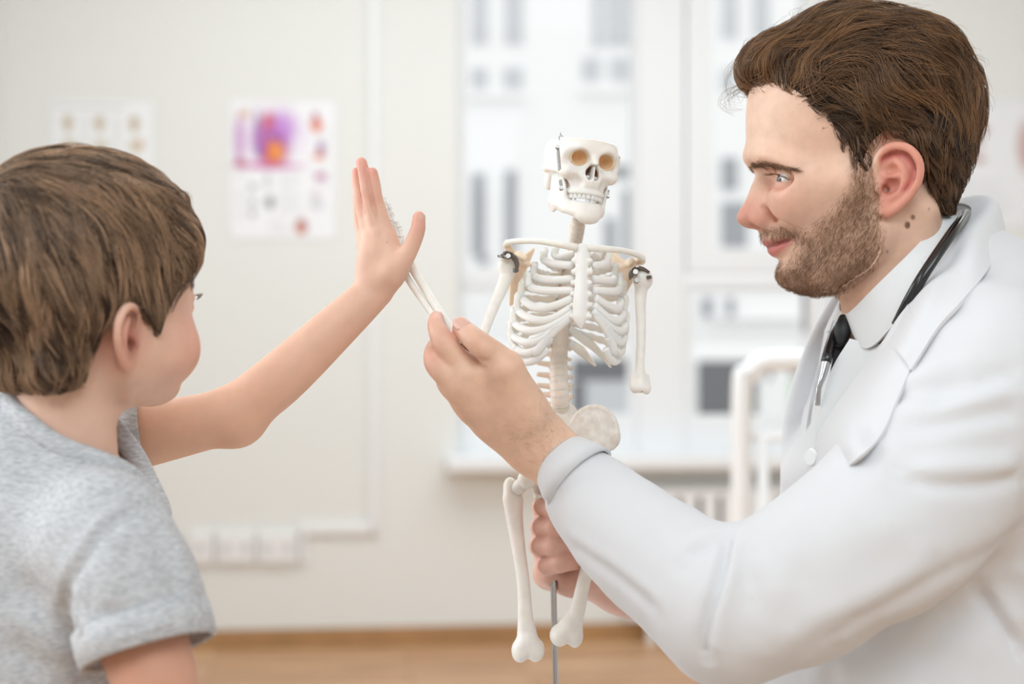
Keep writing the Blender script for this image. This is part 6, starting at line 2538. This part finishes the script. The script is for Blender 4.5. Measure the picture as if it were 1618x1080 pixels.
for f_ in (fI, fM, fR):                                           # knuckle creases
    t_ = (f_[2] - f_[0]) / np.linalg.norm(f_[2] - f_[0])
    b_ = np.cross(t_, camd)
    for o_ in (-0.003, -0.001, 0.001, 0.003):
        c_ = f_[1] + t_ * o_
        ba.chain([c_ + b_ * 0.0042 - camd * 0.0046, c_ - camd * 0.0064, c_ - b_ * 0.0042 - camd * 0.0046], 0.0004, k=0.0012, n=6, sub=True)
for fa_, fb_ in ((fI, fM), (fM, fR)):
    ln = []
    for q_ in (0.25, 0.9, 1.6, 2.3, 2.8):
        i_, t_ = int(q_), q_ - int(q_)
        pa = fa_[i_] * (1 - t_) + fa_[i_ + 1] * t_
        pb = fb_[i_] * (1 - t_) + fb_[i_ + 1] * t_
        ln.append((pa + pb) / 2 - camd * 0.0052)
    ba.chain(ln, [0.0004, 0.0012, 0.0017, 0.0018, 0.0018], k=0.003, n=18, sub=True)
for m_ in (fI[0], fM[0], fR[0]):
    ba.cone(bw + 0.35 * (m_ - bw) - camd * 0.0095, m_ - camd * 0.0062, 0.0016, 0.002, k=0.005)
ba.blur(1)
_hc = hand_color((226, 184, 162), [fI[1], fM[1], fR[1], fT[2]], [fI[3], fM[3], fR[3], fT[3]], 0.006, 0.008)


def ba_col(p):
    c = _hc(p)
    t = np.clip((p[:, 2] - (be[2] - 0.02)) / 0.14, 0, 1)
    c[:, :3] = lay(c[:, :3], (226, 178, 148), 0.75 * (1 - t))
    d = np.linalg.norm((p - P(612, 383, 1.292))[:, [0, 2]], axis=1)
    c[:, :3] = lay(c[:, :3], (150, 110, 92), 0.6 * np.clip((0.0010 - d) / 0.0005, 0, 1))
    return c


boy_parts.append(ba.obj('left_arm', M_SKIN_CHILD, None, ba_col))
# right arm, hanging
rs_, re_, rw_ = P(165, 845, 1.05), P(258, 1130, 1.02), P(330, 1330, 1.10)
lo, hi = bbox([rs_, re_, rw_, rw_ + np.array([0.04, 0.02, -0.10])], 0.04)
br_ = Field(lo, hi, 0.0022)
br_.chain([rs_, P(232, 1030, 1.025), re_], [0.032, 0.0295, 0.026], n=10)
br_.chain([re_, rw_], [0.026, 0.017], k=0.006)
br_.cone(rw_, rw_ + np.array([0.018, 0.0, -0.045]), 0.016, 0.014, k=0.008)
for j in range(4):
    a_ = rw_ + np.array([0.010 + 0.004 * j, -0.016 + 0.011 * j, -0.045])
    finger(br_, [a_, a_ + np.array([0.006, 0, -0.026]), a_ + np.array([0.004, 0, -0.046])], [0.007, 0.006, 0.005], k=0.003, web=0.004)
a_ = rw_ + np.array([0.016, -0.014, -0.02])
finger(br_, [a_, a_ + np.array([0.016, -0.010, -0.022]), a_ + np.array([0.020, -0.012, -0.04])], [0.008, 0.0066, 0.0056], k=0.003, web=0.006)
skin_flat = lambda p: np.hstack([np.ones_like(p) * np.array(srgb(212, 160, 136)[:3]), np.ones((len(p), 1))])
boy_parts.append(br_.obj('right_arm', M_SKIN_CHILD, None, skin_flat))
bt = Field((-0.50, 0.96, 0.58), (-0.10, 1.36, 1.16), 0.006)
bt.cone(boy_world(V3(-15, 0, -120)), boy_world(V3(-10, 0, -180)), 0.029, 0.031)
bt.cone(P(140, 830, 1.07), P(95, 730, 1.24), 0.028, 0.028, k=0.02)
bt.ell(P(90, 960, 1.15), (0.07, 0.09, 0.13), k=0.03)
bt.ell(P(90, 1350, 1.15), (0.075, 0.09, 0.13), k=0.03)
boy_parts.append(bt.obj('torso', M_SKIN_CHILD, None, skin_flat))
boy = union_meshes(boy_parts)
boy.name = 'person'
tag(boy, 'brown-haired boy in a grey T-shirt with his left hand raised', 'person')
for s in (1, -1):
    eyeball(BEB * np.array([1, s, 1]), 0.0118, (0.97, -0.15 * s, -0.05), boy_world, boy, iris=(96, 74, 56))
nail('fingernail', fT[3], fT[2], (0.75, -0.6, 0.2), 0.0072, 0.008, boy, 0.0055)

# hair
bhair = Head(V3(-130, -98, -120), V3(118, 98, 110), 0.0022)
bhair.ell(V3(-12, 0, 6), V3(84, 75, 72))
bhair.ell(V3(-38, 0, -16), V3(62, 71, 66), k=0.02)
bhair.ell(V3(24, 0, 18), V3(47, 62, 51), k=0.02)
bhair.cone(V3(44, 52, 10), V3(34, 63, -46), 0.020, 0.010, k=0.012)
bhair.cone(V3(-40, 42, -40), V3(-46, 34, -84), 0.030, 0.020, k=0.02)
bhair.cone(V3(-50, 0, -40), V3(-50, 0, -86), 0.034, 0.020, k=0.02)
_bl = []
for (px, py, v) in [(312, 402, 30), (296, 424, 52), (273, 452, 62), (262, 482, 65), (250, 530, 66), (240, 520, 66), (222, 497, 67), (200, 488, 68), (178, 500, 68), (166, 530, 66), (160, 575, 62), (150, 610, 52),
                    (83, 622, 30)]:
    q = boy_px(px, py, v * mm) / mm
    _bl.append((q[0], q[2]))
BLINE = [(118, -8), (84, -8)] + _bl + [(_bl[-1][0] - 14, _bl[-1][1] - 1), (-130, _bl[-1][1] - 2)]


def clip_line(F, line, k=0.007):
    """keep what lies above a hair line given front to back"""
    L = list(line)
    X, Z = F.ax[0] / mm, F.ax[2] / mm
    pts = np.stack(np.meshgrid(X, Z, indexing='ij'), -1).reshape(-1, 2)
    poly = L + [(-160, L[-1][1]), (-160, 220), (160, 220), (160, L[0][1])]
    D = poly_dist(pts, L)
    s = np.where(in_poly(pts, poly), -D, D).reshape(len(X), 1, len(Z)) * mm
    h = np.maximum(k - np.abs(F.F - s), 0) / k
    F.F = (np.maximum(F.F, s) + h * h * k * 0.25).astype(np.float32)


bhair.join(bh_bare, 0.0045)
clip_line(bhair, BLINE)
bhair.blur(1)
CROWN = V3(-74, -12, 40)


def boy_flow(p, rnd):
    d = p - CROWN
    r = np.linalg.norm(d, axis=1)[:, None] + 1e-6
    d = d / r
    f = np.zeros_like(p)
    f[:, 0] = 0.55
    g = np.zeros_like(p)
    g[:, 2] = -1.0
    top = np.clip((p[:, 2:3] - 0.0) / 0.05, 0, 1)
    fr = np.clip((p[:, 0:1] + 0.03) / 0.05, 0, 1)
    d = d + f * top * (0.4 + 0.6 * fr) + g * (0.45 + 0.5 * (1 - top))
    return d + 0.30 * vnoise(p, 50, 13) + 0.14 * vnoise(p, 150, 15) + rnd


M_BHAIR = hair_mat('light_brown_hair', srgb(52, 39, 32), srgb(188, 153, 122), 0.34)
M_BCAP = mat('light_brown_hair_mass', srgb(74, 54, 41), rough=0.7, spec=0.2)
_h = bhair.F.copy()
bhair.F = _h + 0.0035
cv, cq = bhair.mesh()
bhair.F = _h
bh1 = grow(bhair, 11000, boy_flow, lambda p, r: 0.045 * r.uniform(0.6, 1.2, len(p)) * np.where(p[:, 2] < -0.03, 0.55, 1.0), 9, -0.003, 0.0026, 61, clump=0.012, jit=0.16)
bh2 = grow(bhair, 5000, boy_flow, lambda p, r: 0.06 * r.uniform(0.6, 1.2, len(p)), 10, -0.001, 0.0040, 62, clump=0.010, jit=0.16, accept=lambda p: p[:, 2] > 0.0)
bhair_o = mesh_obj('hair', boy_world(cv), cq, M_BCAP, boy)
strands('hair_strands', boy_world(bh1), 0.00028, 0.00008, M_BHAIR, bhair_o, np.clip((TONE[61] - 0.5) * 1.35 + 0.42, 0, 1))
strands('hair_strands', boy_world(bh2), 0.00028, 0.00008, M_BHAIR, bhair_o, np.clip((TONE[62] - 0.5) * 1.5 + 0.52, 0, 1))
bl_ = [(79.5, 19, -34), (82, 26, -30.6), (79.5, 34, -31), (72.5, 40.5, -34)]
_rg = np.random.default_rng(91)
_c = catmull([V3(*q) for q in bl_], 40)
_p = _c[_rg.integers(0, 40, 60)]
_o = (_p - BEB) * np.array([1, 1, 0.3])
_o /= np.linalg.norm(_o, axis=1)[:, None]
_l = np.stack([_p + _o * 0.004 * k / 4 + np.array([0, 0, 0.002]) * (k / 4) ** 2 for k in range(5)], 1)
_m = _l.copy()
_m[:, :, 1] *= -1
strands('eyelash', boy_world(np.vstack([_l, _m])), 0.00012, 0.00004, M_HAIR, boy)
strands('eyebrow', boy_world(brow_strands(bh, [(82, 8, -22), (79, 20, -19), (70, 36, -20), (60, 46, -25)], 300, 0.007, 93, 0.0014)), 0.0001, 0.00004, M_BHAIR, boy)


# T-shirt
def heather():
    m = mat('heather_grey_jersey', srgb(206, 207, 209), rough=0.92, spec=0.1, sheen=0.15, bump=0.15, bump_scale=700)
    nt = m.node_tree
    b = nt.nodes['Principled BSDF']
    tc = nt.nodes.new('ShaderNodeTexCoord')
    mp = nt.nodes.new('ShaderNodeMapping')
    mp.inputs['Scale'].default_value = (60, 60, 260)
    mp.inputs['Rotation'].default_value = (0.3, 0.2, 0)
    nt.links.new(tc.outputs['Object'], mp.inputs['Vector'])
    n = nt.nodes.new('ShaderNodeTexNoise')
    n.inputs['Scale'].default_value = 3.0
    n.inputs['Detail'].default_value = 6
    nt.links.new(mp.outputs['Vector'], n.inputs['Vector'])
    rp = nt.nodes.new('ShaderNodeValToRGB')
    rp.color_ramp.elements[0].position, rp.color_ramp.elements[1].position = 0.3, 0.65
    rp.color_ramp.elements[0].color = srgb(164, 165, 168)
    rp.color_ramp.elements[1].color = srgb(204, 205, 207)
    nt.links.new(n.outputs['Fac'], rp.inputs['Fac'])
    nt.links.new(rp.outputs['Color'], b.inputs['Base Color'])
    return m


M_TEE = heather()
ts = Field((-0.56, 0.90, 0.48), (-0.08, 1.42, 1.20), 0.0032, bg=0.08)
ts.ell(P(70, 985, 1.15), (0.094, 0.112, 0.17), k=0.03)
ts.ell(P(70, 1330, 1.15), (0.105, 0.12, 0.16), k=0.06)
ts.cone(P(158, 862, 1.06), P(90, 750, 1.25), 0.038, 0.034, k=0.03)
ts.cone(P(45, 752, 1.15), P(40, 820, 1.15), 0.058, 0.08, k=0.04)
slv = [P(165, 848, 1.055), P(207, 915, 1.035), P(233, 1022, 1.022)]
ts.chain(slv, [0.046, 0.0445, 0.046], n=14, k=0.014)
fslv = [P(95, 725, 1.258), P(160, 698, 1.268), P(222, 688, 1.272)]
ts.chain(fslv, [0.040, 0.034, 0.0325], n=10, k=0.012)
sd = (slv[2] - slv[1]) / np.linalg.norm(slv[2] - slv[1])
ts.box(slv[2] + sd * 0.060, (0.060, 0.075, 0.075), k=0.002, R=rot_to(sd), sub=True)
ts.cone(slv[2] - sd * 0.035, slv[2] + sd * 0.05, 0.0385, 0.041, k=0.003, sub=True)
fd2 = (fslv[2] - fslv[1]) / np.linalg.norm(fslv[2] - fslv[1])
ts.box(fslv[2] + fd2 * 0.045, (0.045, 0.05, 0.05), k=0.002, R=rot_to(fd2), sub=True)
ts.cone(fslv[2] - fd2 * 0.03, fslv[2] + fd2 * 0.04, 0.0285, 0.0295, k=0.003, sub=True)
ts.cone(P(95, 795, 1.13), P(160, 872, 1.07), 0.048, 0.038, k=0.03)
ts.ell(P(160, 925, 1.14), (0.050, 0.08, 0.062), k=0.03)
ts.blur(1)
# neckline: an oval cut straight down; its rim follows the cloth
nc_, nu_, nv_ = P(138, 700, 1.137), 0.0545, 0.049
na_ = math.radians(16)
nxu, nxv = np.array([math.cos(na_), math.sin(na_)]), np.array([-math.sin(na_), math.cos(na_)])
rim = []
for t in np.linspace(0, math.tau, 72, endpoint=False):
    q = nc_[:2] + nu_ * math.cos(t) * nxu + nv_ * math.sin(t) * nxv
    zz = np.arange(1.185, 0.95, -0.001)
    pts_ = np.stack([np.full_like(zz, q[0]), np.full_like(zz, q[1]), zz], 1)
    f_ = ts.sample(pts_)
    i_ = int(np.argmax(f_ < 0))
    rim.append(np.array([q[0], q[1], zz[i_] if f_[i_] < 0 else 1.06]))
rim = np.array(rim)
for _ in range(4):
    rim[:, 2] = (np.roll(rim[:, 2], 1) + 2 * rim[:, 2] + np.roll(rim[:, 2], -1)) / 4


def neck_cut(X, Y, Z):
    a = (X - nc_[0]) * nxu[0] + (Y - nc_[1]) * nxu[1]
    b = (X - nc_[0]) * nxv[0] + (Y - nc_[1]) * nxv[1]
    d = (np.sqrt((a / nu_) ** 2 + (b / nv_) ** 2) - 1) * nv_
    return np.maximum(d, 1.00 - Z)


ts.put(nc_ - np.array([0.07, 0.07, 0.12]), nc_ + np.array([0.07, 0.07, 0.1]), neck_cut, k=0.004, sub=True)
def tl(*q):
    return [lift(ts, x, y, 0.0, 0.90, 1.4) for x, y in q]


tf = [(tl((104, 965), (120, 905), (160, 845), (215, 805), (252, 805)), 0.0035, -0.004),
      (tl((96, 960), (112, 895), (152, 835), (205, 797)), 0.004, 0.002),
      (tl((135, 1062), (118, 1000), (110, 950)), 0.005, -0.008),
      (tl((150, 1060), (130, 1000), (128, 950)), 0.006, 0.004),
      (tl((112, 1050), (92, 990), (84, 940)), 0.007, 0.005),
      (tl((150, 965), (200, 985), (255, 958)), 0.005, -0.003),
      (tl((165, 1005), (225, 1000), (292, 962)), 0.005, 0.003),
      (tl((228, 830), (262, 880), (295, 965)), 0.006, -0.004),
      (tl((245, 828), (280, 870), (306, 950)), 0.005, 0.003),
      (tl((160, 870), (172, 930), (165, 985)), 0.006, 0.003),
      (tl((195, 850), (215, 910), (212, 960)), 0.006, -0.002),
      (tl((0, 960), (50, 990), (95, 1068)), 0.009, 0.005),
      (tl((0, 1005), (45, 1035), (80, 1075)), 0.007, -0.005),
      (tl((0, 905), (40, 925), (90, 950)), 0.010, -0.004),
      (tl((30, 740), (80, 780), (110, 830)), 0.010, -0.002)]
tee = cloth(ts, 't_shirt', M_TEE, boy, tf, 0.0012, 32, 6)


band('sleeve_cuff', slv[2] - sd * 0.020, sd, 0.0462, 0.0455, 0.024, tee, M_TEE, wob=0.02, thick=0.004)
band('sleeve_cuff', fslv[2] - fd2 * 0.016, fd2, 0.0335, 0.0325, 0.019, tee, M_TEE, wob=0.01, thick=0.003)
v, f = tube_mesh(rim - np.array([0, 0, 0.002]), 0.0075, 12, flat=np.array([0, 0, 1.0]), ratio=1.15, closed=True)
mesh_obj('neck_band', v, f, M_TEE, tee)
# shorts, legs and shoes below the picture
M_JEANS = mat('blue_denim', srgb(70, 86, 112), rough=0.9)
jn = Field((-0.52, 1.0, 0.04), (-0.16, 1.32, 0.66), 0.005)
hx0 = P(80, 1330, 1.15)
jn.ell((hx0[0], 1.15, 0.58), (0.10, 0.115, 0.09))
for dy in (-0.055, 0.055):
    jn.cone((hx0[0], 1.15 + dy, 0.55), (hx0[0] + 0.01, 1.15 + dy * 1.2, 0.10), 0.065, 0.044, k=0.02)
jn.obj('jeans', M_JEANS, boy)
for dy in (-0.066, 0.066):
    x0 = hx0[0] + 0.01
    sf_2 = Field((x0 - 0.07, 1.15 + dy - 0.06, -0.005), (x0 + 0.16, 1.15 + dy + 0.06, 0.12), 0.004)
    sf_2.cone((x0 - 0.02, 1.15 + dy, 0.035), (x0 + 0.10, 1.15 + dy, 0.030), 0.036, 0.030, k=0.01)
    sf_2.cone((x0, 1.15 + dy, 0.05), (x0, 1.15 + dy, 0.09), 0.038, 0.038, k=0.01)
    sf_2.box((x0, 1.15 + dy, -0.02), (0.3, 0.3, 0.021), sub=True)
    sf_2.obj('shoe', M_SHOE, boy)
